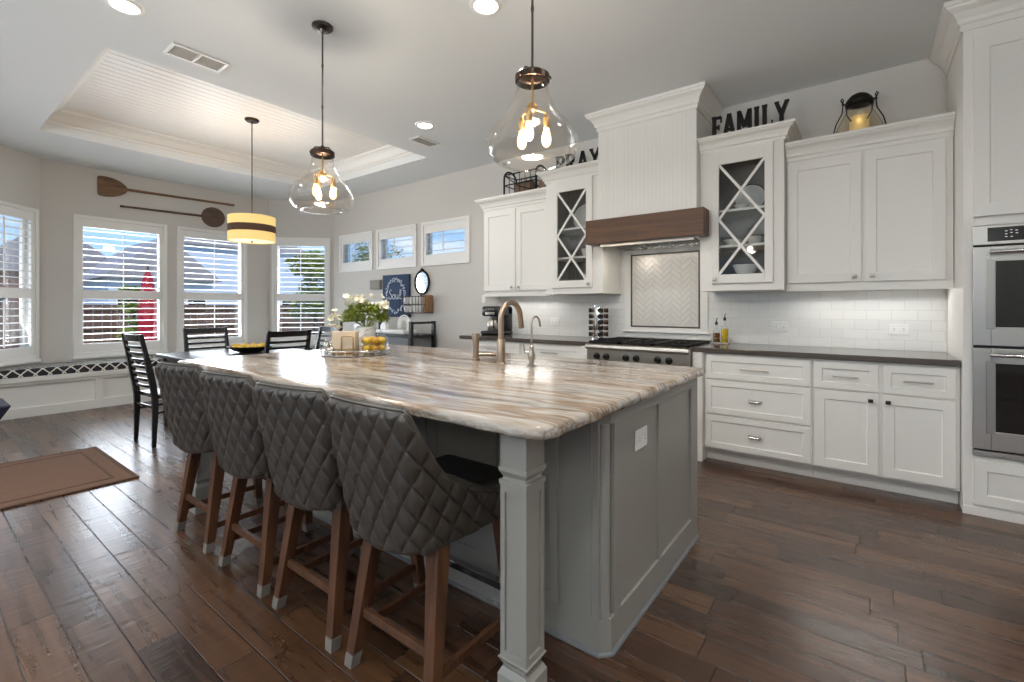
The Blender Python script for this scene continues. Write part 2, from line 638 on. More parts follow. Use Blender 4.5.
def lathe(bm, prof, seg=32, c=(0, 0, 0), capb=False, capt=False):
    rings = []
    for r, z in prof:
        rings.append([bm.verts.new((c[0] + r * math.cos(2 * PI * k / seg), c[1] + r * math.sin(2 * PI * k / seg), c[2] + z)) for k in range(seg)])
    for a, b in zip(rings, rings[1:]):
        for k in range(seg):
            bm.faces.new([a[k], a[(k + 1) % seg], b[(k + 1) % seg], b[k]])
    if capb:
        bm.faces.new(rings[0][::-1])
    if capt:
        bm.faces.new(rings[-1])
    return bm


def ball(bm, c, r, seg=12, sc=(1, 1, 1)):
    n = seg // 2
    prof = [(max(1e-4, r * math.sin(PI * i / n)), -r * math.cos(PI * i / n)) for i in range(n + 1)]
    b2 = new()
    lathe(b2, prof, seg)
    for v in b2.verts:
        v.co = Vector((v.co.x * sc[0] + c[0], v.co.y * sc[1] + c[1], v.co.z * sc[2] + c[2]))
    merge(bm, b2)
    return bm


def merge(bm, b2, T=None):
    mp = {}
    for v in b2.verts:
        mp[v] = bm.verts.new(T @ v.co if T else v.co)
    for f in b2.faces:
        bm.faces.new([mp[v] for v in f.verts])
    b2.free()
    return bm


def sweep(bm, path, prof, closed=False, side=1):
    """sweep a profile [(out,z)...] (closed polygon) along a plan polyline with mitred corners; out = right-hand side * side"""
    n = len(path)
    P = [Vector((p[0], p[1])) for p in path]
    rings = []
    for i in range(n):
        if closed or 0 < i < n - 1:
            d0 = (P[i] - P[i - 1]).normalized()
            d1 = (P[(i + 1) % n] - P[i]).normalized()
        elif i == 0:
            d0 = d1 = (P[1] - P[0]).normalized()
        else:
            d0 = d1 = (P[-1] - P[-2]).normalized()
        n0 = Vector((d0.y, -d0.x)) * side
        n1 = Vector((d1.y, -d1.x)) * side
        m = (n0 + n1)
        m = m / max(1e-6, m.dot(n0)) if m.length > 1e-6 else n0
        rings.append([bm.verts.new((P[i].x + m.x * o, P[i].y + m.y * o, z)) for o, z in prof])
    k = len(prof)
    for i in range(n if closed else n - 1):
        a, b = rings[i], rings[(i + 1) % n]
        for j in range(k):
            bm.faces.new([a[j], a[(j + 1) % k], b[(j + 1) % k], b[j]])
    if not closed:
        bm.faces.new(rings[0])
        bm.faces.new(rings[-1][::-1])
    return bm


def rbox(bm, x0, x1, y0, y1, z0, z1, r=0.01, seg=3, T=None):
    b2 = new()
    box(b2, x0, x1, y0, y1, z0, z1)
    bmesh.ops.bevel(b2, geom=b2.edges[:], offset=r, segments=seg, profile=0.5, affect='EDGES')
    merge(bm, b2, T)
    return bm


def shaker(bm, x0, x1, z0, z1, T=None, th=0.02, rail=0.055, rec=0.009):
    """recessed-panel front lying in the xz plane, front face at y=-th"""
    xi0, xi1, zi0, zi1 = x0 + rail, x1 - rail, z0 + rail, z1 - rail
    e = 0.006
    rows = [[(x0, 0, z0), (x1, 0, z0), (x1, 0, z1), (x0, 0, z1)],
            [(x0, -th, z0), (x1, -th, z0), (x1, -th, z1), (x0, -th, z1)],
            [(xi0, -th, zi0), (xi1, -th, zi0), (xi1, -th, zi1), (xi0, -th, zi1)],
            [(xi0 + e * .5, -th + rec, zi0 + e * .5), (xi1 - e * .5, -th + rec, zi0 + e * .5), (xi1 - e * .5, -th + rec, zi1 - e * .5), (xi0 + e * .5, -th + rec, zi1 - e * .5)]]
    R = [[bm.verts.new((T @ Vector(p)) if T else p) for p in r] for r in rows]
    for a, b in zip(R, R[1:]):
        for k in range(4):
            bm.faces.new([a[k], a[(k + 1) % 4], b[(k + 1) % 4], b[k]])
    bm.faces.new(R[-1])
    bm.faces.new(R[0][::-1])
    return bm


def setp(o, label=None, cat=None, group=None, kind=None):
    if label:
        o['label'] = label
    if cat:
        o['category'] = cat
    if group:
        o['group'] = group
    if kind:
        o['kind'] = kind
    return o


def empty(name, loc=(0, 0, 0), rz=0.0, label=None, cat=None, group=None, kind=None):
    o = bpy.data.objects.new(name, None)
    o.empty_display_size = 0.1
    COL.objects.link(o)
    o.location = loc
    o.rotation_euler = (0, 0, rz)
    WM[o.name] = Matrix.Translation(loc) @ Matrix.Rotation(rz, 4, 'Z')
    return setp(o, label, cat, group, kind)


def obj(name, bm, m, parent=None, bevel=0.0, smooth=False, origin=None, seg=2, label=None, angle=35):
    """link a bmesh given in WORLD coordinates as one mesh object"""
    bmesh.ops.recalc_face_normals(bm, faces=bm.faces[:])
    co = [v.co for v in bm.verts]
    lo = Vector((min(c.x for c in co), min(c.y for c in co), min(c.z for c in co)))
    hi = Vector((max(c.x for c in co), max(c.y for c in co), max(c.z for c in co)))
    org = Vector(origin) if origin else Vector(((lo.x + hi.x) / 2, (lo.y + hi.y) / 2, lo.z))
    W = Matrix.Translation(org)
    bmesh.ops.translate(bm, verts=bm.verts[:], vec=-org)
    me = bpy.data.meshes.new(name)
    bm.to_mesh(me)
    bm.free()
    me.materials.append(m if not isinstance(m, str) else MATS[m])
    o = bpy.data.objects.new(name, me)
    COL.objects.link(o)
    if parent is not None:
        o.parent = parent
        loc = WM[parent.name].inverted() @ W
        o.matrix_basis = loc
    else:
        o.matrix_basis = W
    WM[o.name] = W
    if smooth:
        for p in me.polygons:
            p.use_smooth = True
        if smooth == 'auto':
            me.set_sharp_from_angle(angle=math.radians(angle))
    if bevel > 0:
        b = o.modifiers.new('bevel', 'BEVEL')
        b.width = bevel
        b.segments = seg
        b.limit_method = 'ANGLE'
        b.angle_limit = math.radians(40)
        b.harden_normals = False
    if label:
        o['label'] = label
    return o


def kids(o):
    return [c for c in bpy.data.objects if c.parent == o]


def dup(root, loc, rz=0.0, label=None, group=None, scale=None):
    def cp(o, par):
        c = o.copy()
        COL.objects.link(c)
        if par is not None:
            c.parent = par
            c.matrix_parent_inverse = o.matrix_parent_inverse
        for ch in TREE.get(o.name, ()):  # children recorded at build time
            cp(ch, c)
        return c
    TREE.clear()
    for o in bpy.data.objects:
        if o.parent is not None:
            TREE.setdefault(o.parent.name, []).append(o)
    r = cp(root, None)
    r.location = loc
    r.rotation_euler = (0, 0, rz)
    if scale:
        r.scale = (scale,) * 3
    if label:
        r['label'] = label
    if group:
        r['group'] = group
    return r


TREE = {}


def struct(name, bm, m, parent=None, bevel=0.0, **k):
    o = obj(name, bm, m, parent, bevel, **k)
    if parent is None:
        o['kind'] = 'structure'
    return o


def TY(x, y, z=0, ang=0):
    return Matrix.Translation((x, y, z)) @ Matrix.Rotation(ang, 4, 'Z')


# ------------------------------------------------------------------ room shell
H = 3.09
Yw = 4.62
Xw = -8.15
struct('floor', box(new(), -8.6, 3.0, -5.3, 5.0, -0.2, 0), 'floor', origin=(0, 0, 0))
bm = new()
tx0, tx1, ty0, ty1 = -6.85, -4.30, 0.90, 3.95
box(bm, -8.6, tx0, -5.3, 5.0, H, H + 0.35)
box(bm, tx1, 3.0, -5.3, 5.0, H, H + 0.35)
box(bm, tx0, tx1, -5.3, ty0, H, H + 0.35)
box(bm, tx0, tx1, ty1, 5.0, H, H + 0.35)
struct('ceiling', bm, 'ceil', origin=(0, 0, H))
# tray panel with beadboard grooves running along Y
bm = new()
n = 28
w = (tx1 - tx0 + 0.1) / n
for k in range(n):
    a = tx0 - 0.05 + k * w
    poly = [(a + 0.006, 3.325), (a + w - 0.006, 3.325), (a + w, 3.333), (a + w, 3.36), (a, 3.36), (a, 3.333)]
    T = Matrix(((1, 0, 0, 0), (0, 0, 1, 0), (0, 1, 0, 0), (0, 0, 0, 1)))
    prism(bm, poly, ty0 - 0.05, ty1 + 0.05, T)
struct('trim_1', bm, 'trimwhite')
CROWN_IN = [(0, -0.125), (0.012, -0.125), (0.014, -0.105), (0.03, -0.095), (0.062, -0.05), (0.085, -0.03), (0.10, -0.026), (0.105, 0), (0, 0)]
bm = new()
sweep(bm, [(tx0, ty0), (tx1, ty0), (tx1, ty1), (tx0, ty1)], [(o * 1.4, 3.327 + z * 1.15) for o, z in CROWN_IN], True, side=-1)
struct('trim_2', bm, 'trimwhite')


def wall(name, p0, p1, openings=(), th=0.16, z1=3.44, m='wall'):
    """inner face runs p0->p1, outward is to the right of the direction"""
    p0, p1 = Vector(p0), Vector(p1)
    d = p1 - p0
    L = d.length
    ang = math.atan2(d.y, d.x)
    T = TY(p0.x, p0.y, 0, ang)
    ss = sorted({0.0, L} | {s for o in openings for s in o[:2]})
    zs = sorted({-0.05, z1} | {s for o in openings for s in o[2:]})
    bm = new()
    for a, b in zip(ss, ss[1:]):
        run = None
        for c, e in zip(zs, zs[1:]):
            mid = ((a + b) / 2, (c + e) / 2)
            hole = any(o[0] < mid[0] < o[1] and o[2] < mid[1] < o[3] for o in openings)
            if not hole:
                run = (run[0], e) if run else (c, e)
            if hole and run:
                box(bm, a, b, -th, 0, run[0], run[1], T)
                run = None
        if run:
            box(bm, a, b, -th, 0, run[0], run[1], T)
    return struct(name, bm, m)


def opening(s0, s1, z0, z1, inset=0.05):
    return (s0 + inset, s1 - inset, z0 + inset, z1 - inset)


# walls listed so that the outside is on the right hand of the direction p0->p1
# back wall runs from right (X=3) to left
bw = [(-5.134, -4.19), (-6.175, -5.24), (-7.20, -6.287)]
wall('wall_left_rear', (-7.4, -5.0), (-7.4, 0.33), m='wall')


def wall_b(name, p0, p1, ops=()):
    return wall(name, p0, p1, ops)


# (for a room traversed clockwise seen from above the outside is on the left; flip by swapping ends)
bm_ops_back = [opening(3.0 - b, 3.0 - a, 1.84, 2.47) for a, b in bw]


def mkwall(name, p0, p1, ops=()):
    p0, p1 = Vector(p0), Vector(p1)
    d = p1 - p0
    ang = math.atan2(d.y, d.x)
    T = TY(p0.x, p0.y, 0, ang)
    L = d.length
    th = 0.16
    ss = sorted({0.0, L} | {s for o in ops for s in o[:2]})
    bm = new()
    for a, b in zip(ss, ss[1:]):
        mid = (a + b) / 2
        hs = [o for o in ops if o[0] < mid < o[1]]
        z = -0.05
        for o in hs:
            box(bm, a, b, 0, th, z, o[2], T)
            z = o[3]
        box(bm, a, b, 0, th, z, 3.44, T)
    return struct(name, bm, 'wall')


bpy.data.objects.remove(bpy.data.objects['wall_left_rear'])
# mkwall: outside is on the LEFT of the direction (local +y)
mkwall('wall_back', (-7.4, Yw), (3.0, Yw), [opening(a + 7.4, b + 7.4, 1.84, 2.47) for a, b in reversed(bw)])
NE0, NE1 = (-8.15, 3.87), (-7.4, Yw)
LA = math.hypot(0.75, 0.75)
BZ0, BZ1 = 0.61, 2.45
mkwall('wall_bay_north', NE0, NE1, [opening(0.045, LA - 0.055, BZ0, BZ1)])
mkwall('wall_bay_west', (Xw, 1.08), (Xw, 3.87), [opening(1.386 - 1.08, 2.40 - 1.08, BZ0, BZ1), opening(2.52 - 1.08, 3.51 - 1.08, BZ0, BZ1)])
mkwall('wall_bay_south', (-7.4, 0.33), (Xw, 1.08), [opening(0.055, LA - 0.03, BZ0, BZ1)])
mkwall('wall_left', (-7.4, -5.0), (-7.4, 0.33))
mkwall('wall_front', (2.6, -5.0), (-7.4, -5.0), [(2.6 - (wx + 1.1), 2.6 - (wx - 1.1), 0.3, 2.6) for wx in (0.8, -2.2, -5.2)])
mkwall('wall_right', (2.6, Yw), (2.6, -5.0))
mkwall('wall_right_return', (1.36, 3.93), (2.6, 3.93))

# ------------------------------------------------------------------ shuttered windows


def shutter_window(num, p0, ang, W, z0, z1, lz, label, tilt=0.0, sill=True, halves=True):
    """p0: plan point of left inner end, local +y = outside. lz = [(zlo,zhi)...] louver fields"""
    T = TY(p0[0], p0[1], 0, ang)
    c = T @ Vector((W / 2, 0, z0))
    root = empty('window_%d' % num, c, ang, kind='structure')
    root['label'] = label
    # casing
    bm = new()
    cw, pr = 0.045, 0.022
    for a in ((0, cw, z0, z1), (W - cw, W, z0, z1), (cw, W - cw, z0, z0 + cw), (cw, W - cw, z1 - cw, z1)):
        box(bm, a[0], a[1], -pr, 0.11, a[2], a[3], T)
    if sill:
        box(bm, -0.01, W + 0.01, -pr - 0.012, 0.0, z0 - 0.035, z0 + 0.004, T)
    obj('casing', bm, 'trimwhite', root, 0.004)
    # shutter frame
    bm = new()
    st = 0.095
    box(bm, cw, st, -0.008, 0.024, z0 + cw, z1 - cw, T)
    box(bm, W - st, W - cw, -0.008, 0.024, z0 + cw, z1 - cw, T)
    zz = z0 + cw
    for a, b in lz:
        box(bm, st, W - st, -0.008, 0.024, zz, a, T)
        zz = b
    box(bm, st, W - st, -0.008, 0.024, zz, z1 - cw, T)
    obj('shutter_frame', bm, 'trimwhite', root, 0.003)
    bm = new()
    pitch, lw = 0.080, 0.086
    for a, b in lz:
        n = max(1, int((b - a) / pitch))
        for k in range(n):
            z = a + (b - a) * (k + 0.5) / n
            R = T @ Matrix.Translation((0, 0.008, z)) @ Matrix.Rotation(tilt, 4, 'X')
            poly = [(-lw / 2, 0), (-lw / 4, 0.0045), (lw / 4, 0.0045), (lw / 2, 0), (lw / 4, -0.0045), (-lw / 4, -0.0045)]
            Q = R @ Matrix(((0, 0, 1, 0), (1, 0, 0, 0), (0, 1, 0, 0), (0, 0, 0, 1)))
            prism(bm, poly, st, W - st, Q)
    obj('louvers', bm, 'trimwhite', root)
    bm = new()
    for a, b in lz:
        box(bm, W / 2 - 0.006, W / 2 + 0.006, -0.048, -0.036, a + 0.02, b - 0.02, T)
    obj('tilt_rod', bm, 'trimwhite', root)
    # sash + glass
    bm = new()
    sy = 0.10
    box(bm, cw, cw + 0.035, sy, sy + 0.03, z0 + cw, z1 - cw, T)
    box(bm, W - cw - 0.035, W - cw, sy, sy + 0.03, z0 + cw, z1 - cw, T)
    box(bm, cw, W - cw, sy, sy + 0.03, z0 + cw, z0 + cw + 0.035, T)
    box(bm, cw, W - cw, sy, sy + 0.03, z1 - cw - 0.035, z1 - cw, T)
    if halves:
        box(bm, cw, W - cw, sy - 0.01, sy + 0.03, 1.40, 1.44, T)
    obj('window_sash', bm, 'trimwhite', root)
    bm = new()
    box(bm, cw, W - cw, sy + 0.012, sy + 0.016, z0 + cw, z1 - cw, T)
    obj('pane', bm, 'glass_clear', root)
    return root


LZ = [(0.77, 1.355), (1.475, 2.30)]
shutter_window(2, (Xw, 1.386), PI / 2, 1.014, BZ0, BZ1, LZ, 'white shuttered window of the bay, a closed red umbrella showing outside')
shutter_window(3, (Xw, 2.52), PI / 2, 0.99, BZ0, BZ1, LZ, 'white shuttered window of the bay behind the drum pendant lamp')
u = Vector((0.75, 0.75)) / LA
shutter_window(4, (NE0[0] + u.x * 0.045, NE0[1] + u.y * 0.045), PI / 4, LA - 0.10, BZ0, BZ1, LZ, 'white shuttered window of the angled bay wall with green tree outside')
u = Vector((-0.75, 0.75)) / LA
shutter_window(1, (-7.4 + u.x * 0.055, 0.33 + u.y * 0.055), 3 * PI / 4, LA - 0.085, BZ0, BZ1, LZ, 'white shuttered window of the bay at the left edge of the picture')
for k, (a, b) in enumerate(reversed(bw)):
    shutter_window(5 + k, (a, Yw), 0, b - a, 1.84, 2.47, [(2.0, 2.31)],
                   ['small high shuttered window nearest the bay corner', 'small high shuttered window in the middle of the row of three',
                    'small high shuttered window nearest the white kitchen cabinets'][k], tilt=math.radians(12), sill=False, halves=False)
for k, wx in enumerate((-5.2, -2.2, 0.8)):  # unseen rear windows, added to bring light in from behind the camera
    root = empty('window_%d' % (8 + k), (wx, -5.0, 0.3), 0, kind='structure')
    bm = new()
    for a in ((-1.15, -1.05), (-0.03, 0.03), (1.05, 1.15)):
        box(bm, wx + a[0], wx + a[1], -5.10, -4.975, 0.25, 2.65)
    for a in ((0.25, 0.33), (2.57, 2.65)):
        box(bm, wx - 1.05, wx + 1.05, -5.10, -4.975, a[0], a[1])
    obj('casing', bm, 'trimwhite', root, 0.004)
    obj('pane', box(new(), wx - 1.05, wx + 1.05, -5.062, -5.058, 0.33, 2.57), 'glass_clear', root)

# skirting on the back and left walls
BASEP = [(0, 0), (0.016, 0), (0.016, 0.12), (0.008, 0.135), (0, 0.14)]
struct('baseboard_back', sweep(new(), [(-7.2, Yw), (-3.72, Yw)], BASEP, side=1), 'trimwhite')
struct('baseboard_left', sweep(new(), [(-7.4, -5.0), (-7.4, 0.30)], BASEP, side=1), 'trimwhite')
struct('baseboard_right', sweep(new(), [(2.6, 3.9), (2.6, -5.0)], BASEP, side=1), 'trimwhite')

# ------------------------------------------------------------------ crown profile for cabinets (out, z relative to top)


def crown(bm, path, ztop, hgt=0.14, out=0.085, side=1):
    p = [(0.0, -hgt), (0.012, -hgt), (0.014, -hgt * 0.80), (0.026, -hgt * 0.74), (0.030, -hgt * 0.60), (out * 0.55, -hgt * 0.38), (out * 0.86, -hgt * 0.24),
         (out * 0.90, -hgt * 0.17), (out, -hgt * 0.14), (out, 0), (0.0, 0)]
    sweep(bm, path, [(o, ztop + z) for o, z in p], False, side)
    return bm


def knob(root, x, y, z, m='nickel', sq=True):
    bm = new()
    cyl(bm, (x, y, z), (x, y - 0.016, z), 0.005, seg=8)
    rbox(bm, x - 0.014, x + 0.014, y - 0.026, y - 0.014, z - 0.012, z + 0.012, 0.003, 2)
    return obj('knob', bm, m, root, smooth='auto')


def bar_pull(root, x, y, z, L, m='nickel'):
    bm = new()
    cyl(bm, (x - L / 2, y - 0.026, z), (x + L / 2, y - 0.026, z), 0.0055, seg=10)
    for s in (-1, 1):
        cyl(bm, (x + s * L * 0.36, y, z), (x + s * L * 0.36, y - 0.026, z), 0.004, seg=8)
    return obj('handle', bm, m, root, smooth='auto')


def cup_pull(root, x, y, z, m='chrome'):
    bm = new()
    n = 12
    R = [[], []]
    ring = []
    for j in range(5):
        a = PI / 2 * j / 4
        row = []
        for k in range(n + 1):
            b = PI * k / n
            r = 0.046
            px = math.cos(b) * r * math.cos(a * 0.0)
            row.append(bm.verts.new((x - 0.046 * math.cos(b), y - 0.024 * math.sin(b) * math.cos(a) - 0.001, z + 0.018 * math.sin(a) - 0.004 + 0.004 * math.sin(b))))
        ring.append(row)
    for a, b in zip(ring, ring[1:]):
        for k in range(n):
            bm.faces.new([a[k], a[k + 1], b[k + 1], b[k]])
    box(bm, x - 0.048, x + 0.048, y - 0.003, y, z + 0.010, z + 0.020)
    o = obj('handle', bm, m, root, smooth='auto')
    s = o.modifiers.new('solid', 'SOLIDIFY')
    s.thickness = 0.002
    return o


def front(name, root, x0, x1, z0, z1, y, m='white', rail=0.055, th=0.02):
    T = Matrix.Translation((0, y, 0))
    return obj(name, shaker(new(), x0, x1, z0, z1, T, th, rail), m, root, 0.0015)


# ------------------------------------------------------------------ kitchen wall: base run on the right
YF = 4.0
CB = 0.88
CT = 0.92


def base_box(root, x0, x1, y0=YF, m='white', kick=0.07, ends=None):
    bm = new()
    box(bm, x0, x1, y0, Yw - 0.012, 0.10, CB)
    box(bm, x0, x1, y0 + kick, Yw - 0.012, 0.0, 0.10)
    obj('body', bm, m, root)


r = empty('drawer_cabinet', (-0.67, 4.3, 0), 0, 'white three drawer base cabinet right of the range, with cup pulls', 'cabinet')
base_box(r, -1.048, -0.302)
for z0, z1, kind in ((0.675, 0.86, 'bar'), (0.395, 0.66, 'cup'), (0.118, 0.38, 'cup')):
    d = front('drawer', r, -1.036, -0.314, z0, z1, YF, rail=0.045)
    if kind == 'bar':
        bar_pull(d, -0.675, YF - 0.02, 0.765, 0.2)
    else:
        cup_pull(d, -0.675, YF - 0.011, 0.512 if z0 > 0.3 else 0.238)
r = empty('base_cabinet', (0.08, 4.3, 0), 0, 'white base cabinet with two drawers over two doors beside the ovens', 'cabinet')
base_box(r, -0.300, 0.472)
for a, b, kx in ((-0.29, 0.072, 0.03), (0.095, 0.45, 0.122)):
    d = front('drawer', r, a, b, 0.675, 0.86, YF, rail=0.045)
    bar_pull(d, (a + b) / 2, YF - 0.02, 0.766, 0.145)
    d = front('door', r, a, b, 0.118, 0.66, YF, rail=0.06)
    knob(d, kx + (0.0), YF - 0.02, 0.617, 'darkbronze')
# pilasters either side of the range
for nm, a, lb in (('cabinet_pilaster', -1.128, 'white pilaster with square foot between range and drawer cabinet'),
                  ('cabinet_pilaster', -2.155, 'white pilaster with square foot at the left side of the range')):
    bm = new()
    box(bm, a, a + 0.078, 3.94, Yw - 0.02, 0.13, CB)
    box(bm, a - 0.002, a + 0.08, 3.93, 4.3, 0.0, 0.13)
    box(bm, a + 0.012, a + 0.066, 3.934, 3.94, 0.2, CB - 0.07)
    o = obj(nm, bm, 'white', None, 0.003)
    setp(o, lb, 'cabinet trim')
# left run
for x0, x1, lb in ((-3.60, -2.90, 'white base cabinet under the coffee maker at the left end of the wall counter'),
                   (-2.896, -2.160, 'white base cabinet left of the range beneath the dark counter')):
    r = empty('base_cabinet', ((x0 + x1) / 2, 4.3, 0), 0, lb, 'cabinet')
    base_box(r, x0, x1)
    d = front('drawer', r, x0 + 0.014, x1 - 0.014, 0.675, 0.86, YF, rail=0.045)
    bar_pull(d, (x0 + x1) / 2, YF - 0.02, 0.79, 0.2)
    mid = (x0 + x1) / 2
    for a, b, kx in ((x0 + 0.014, mid - 0.004, mid - 0.03), (mid + 0.004, x1 - 0.014, mid + 0.03)):
        d = front('door', r, a, b, 0.118, 0.66, YF, rail=0.06)
        knob(d, kx, YF - 0.02, 0.617, 'darkbronze')

EDGE = 0.04
o = obj('wall_countertop', box(new(), -1.13, 0.474, 3.962, Yw - 0.012, CB, CT), 'darkstone', None, 0.006, seg=3)
setp(o, 'dark brown stone countertop right of the range', 'countertop')
o = obj('wall_countertop', box(new(), -3.77, -2.075, 3.962, Yw - 0.012, CB, CT), 'darkstone', None, 0.006, seg=3)
setp(o, 'dark stone countertop left of the range, under the coffee maker', 'countertop')

# backsplash (structure)
bm = new()
box(bm, -3.70, 0.474, Yw - 0.010, Yw, CT, 1.86)
struct('trim_3', bm, 'subway', origin=(0, Yw, 0.92))

# herringbone picture panel
hb = empty('herringbone_tile_panel', (-1.59, 4.6, 1.0), 0, 'herringbone tile panel in a dark pencil frame above the range', 'tile panel')
hx0, hx1, hz0, hz1 = -1.92, -1.26, 1.06, 1.775
bm = new()
Lh, Wh, gp = 0.13, 0.043, 0.0013
Rm = Matrix.Rotation(-PI / 4, 4, 'Y')
cx, cz = (hx0 + hx1) / 2, (hz0 + hz1) / 2
nn = 14
for i in range(-nn, nn):
    for j in range(-nn, nn):
        # herringbone lattice: two bricks per cell
        ox = i * Wh + j * Lh
        oz = i * Wh - j * Lh + 0.0
        for (ax, az, bx_, bz_) in ((ox, oz, ox + Lh, oz + Wh), (ox + Lh - 0.0, oz - Lh + Wh, ox + Lh + Wh, oz + Wh)):
            pass
# classic generation: horizontal brick at (k*W + m*2L.., ) built on a grid of squares
q = Wh
for i in range(-26, 26):
    for j in range(-26, 26):
        k = (i - j) % 6
        if k == 0:
            rect = (i * q, j * q, (i + 3) * q, (j + 1) * q)
        elif k == 5:
            rect = (i * q, j * q, (i + 1) * q, (j + 3) * q)
        else:
            continue
        a0, b0, a1, b1 = rect
        mid = Rm @ Vector(((a0 + a1) / 2, 0, (b0 + b1) / 2))
        if abs(mid.x) > (hx1 - hx0) / 2 + 0.08 or abs(mid.z) > (hz1 - hz0) / 2 + 0.08:
            continue
        b2 = new()
        g = gp / 2
        e = 0.003
        lo = [(a0 + g, b0 + g), (a1 - g, b0 + g), (a1 - g, b1 - g), (a0 + g, b1 - g)]
        hi = [(a0 + g + e, b0 + g + e), (a1 - g - e, b0 + g + e), (a1 - g - e, b1 - g - e), (a0 + g + e, b1 - g - e)]
        T = Matrix.Translation((cx, 0, cz)) @ Rm
        tl = random.uniform(-0.00015, 0.00015)
        va = [b2.verts.new(T @ Vector((p[0], 4.604, p[1]))) for p in lo]
        vb = [b2.verts.new(T @ Vector((p[0], 4.601 + (tl if n_ in (0, 1) else -tl) * 0.5, p[1]))) for n_, p in enumerate(hi)]
        b2.faces.new(vb)
        for s in range(4):
            b2.faces.new([va[s], va[(s + 1) % 4], vb[(s + 1) % 4], vb[s]])
        for co, no in (((hx0, 0, 0), (-1, 0, 0)), ((hx1, 0, 0), (1, 0, 0)), ((0, 0, hz0), (0, 0, -1)), ((0, 0, hz1), (0, 0, 1))):
            bmesh.ops.bisect_plane(b2, geom=b2.verts[:] + b2.edges[:] + b2.faces[:], plane_co=co, plane_no=no, clear_outer=True)
        merge(bm, b2)
obj('tiles', bm, 'tilewhite', hb)
obj('grout_bed', box(new(), hx0 - 0.01, hx1 + 0.01, 4.6035, 4.6095, hz0 - 0.01, hz1 + 0.01), 'grout', hb)
bm = new()
for a in ((hx0 - 0.014, hx0, hz0 - 0.014, hz1 + 0.014), (hx1, hx1 + 0.014, hz0 - 0.014, hz1 + 0.014), (hx0, hx1, hz0 - 0.014, hz0), (hx0, hx1, hz1, hz1 + 0.014)):
    box(bm, a[0], a[1], 4.590, 4.6095, a[2], a[3])
obj('pencil_frame', bm, 'pencil', hb, 0.003)
bm = new()
for a in ((hx0 - 0.085, hx0 - 0.0145, hz0 - 0.05, 1.84), (hx1 + 0.0145, hx1 + 0.085, hz0 - 0.05, 1.84), (hx0 - 0.0145, hx1 + 0.0145, hz0 - 0.05, hz0 - 0.0145)):
    box(bm, a[0], a[1], 4.596, 4.6095, a[2], a[3])
box(bm, hx0 - 0.10, hx1 + 0.10, 4.585, 4.6095, hz0 - 0.066, hz0 - 0.05)
obj('outer_frame', bm, 'trimwhite', hb, 0.002)

# ------------------------------------------------------------------ range top
RX0, RX1 = -2.072, -1.134
rg = empty('gas_rangetop', ((RX0 + RX1) / 2, 4.2, 0.70), 0, 'stainless six burner gas rangetop with black grates under the hood', 'rangetop')
bm = new()
box(bm, RX0, RX1, 3.90, 4.585, 0.70, 0.895)
obj('body', bm, 'steel', rg, 0.003)
bm = new()
poly = [(3.90, 0.86), (3.868, 0.865), (3.858, 0.88), (3.862, 0.905), (3.90, 0.915)]
T = Matrix(((0, 0, 1, 0), (1, 0, 0, 0), (0, 1, 0, 0), (0, 0, 0, 1)))
prism(bm, poly, RX0, RX1, T)
obj('bullnose', bm, 'steel', rg, 0.003)
bm = new()
box(bm, RX0, RX1, 4.555, 4.585, 0.895, 0.945)
obj('island_trim', bm, 'steel', rg, 0.003)
for kx in (-1.967, -1.874, -1.687, -1.59, -1.401, -1.306):
    bm = new()
    cyl(bm, (kx, 3.90, 0.80), (kx, 3.893, 0.80), 0.030, seg=24)
    cyl(bm, (kx, 3.893, 0.80), (kx, 3.862, 0.80), 0.024, 0.020, seg=24)
    box(bm, kx - 0.004, kx + 0.004, 3.857, 3.866, 0.782, 0.818)
    obj('control_knob', bm, 'bin_black', rg, smooth='auto')
W3 = (RX1 - RX0 - 0.02) / 3
for k in range(3):
    gx0 = RX0 + 0.01 + k * W3
    bm = new()
    gz0, gz1 = 0.915, 0.938
    for gx in (gx0 + 0.006, gx0 + W3 - 0.022):
        box(bm, gx, gx + 0.016, 3.915, 4.55, gz0, gz1)
    for gy in (3.915, 4.226, 4.534):
        box(bm, gx0 + 0.006, gx0 + W3 - 0.006, gy, gy + 0.016, gz0, gz1)
    for gy in (4.07, 4.39):
        box(bm, gx0 + 0.022, gx0 + W3 * 0.5 - 0.035, gy - 0.006, gy + 0.006, gz0, gz1)
        box(bm, gx0 + W3 * 0.5 + 0.035, gx0 + W3 - 0.022, gy - 0.006, gy + 0.006, gz0, gz1)
        for s in (-1, 1):
            box(bm, gx0 + W3 / 2 - 0.006, gx0 + W3 / 2 + 0.006, gy + s * 0.035 if s > 0 else gy - 0.15, gy + 0.15 if s > 0 else gy - 0.035, gz0, gz1)
    for cxn in (gx0 + 0.014, gx0 + W3 - 0.014):
        for cyn in (3.922, 4.235, 4.542):
            box(bm, cxn - 0.008, cxn + 0.008, cyn - 0.007, cyn + 0.007, 0.893, 0.92)
    obj('grate', bm, 'iron', rg)
    for gy in (4.07, 4.39):
        bm = new()
        cyl(bm, (gx0 + W3 / 2, gy, 0.895), (gx0 + W3 / 2, gy, 0.908), 0.045, seg=20)
        cyl(bm, (gx0 + W3 / 2, gy, 0.908), (gx0 + W3 / 2, gy, 0.917), 0.03, seg=20)
        obj('burner', bm, 'black', rg, smooth='auto')
r = empty('base_cabinet', (-1.6, 4.3, 0), 0, 'white base cabinet directly beneath the gas rangetop', 'cabinet')
bm = new()
box(bm, -2.072, -1.134, 3.97, Yw - 0.012, 0.10, 0.695)
box(bm, -2.072, -1.134, 4.04, Yw - 0.012, 0.0, 0.10)
obj('body', bm, 'white', r)
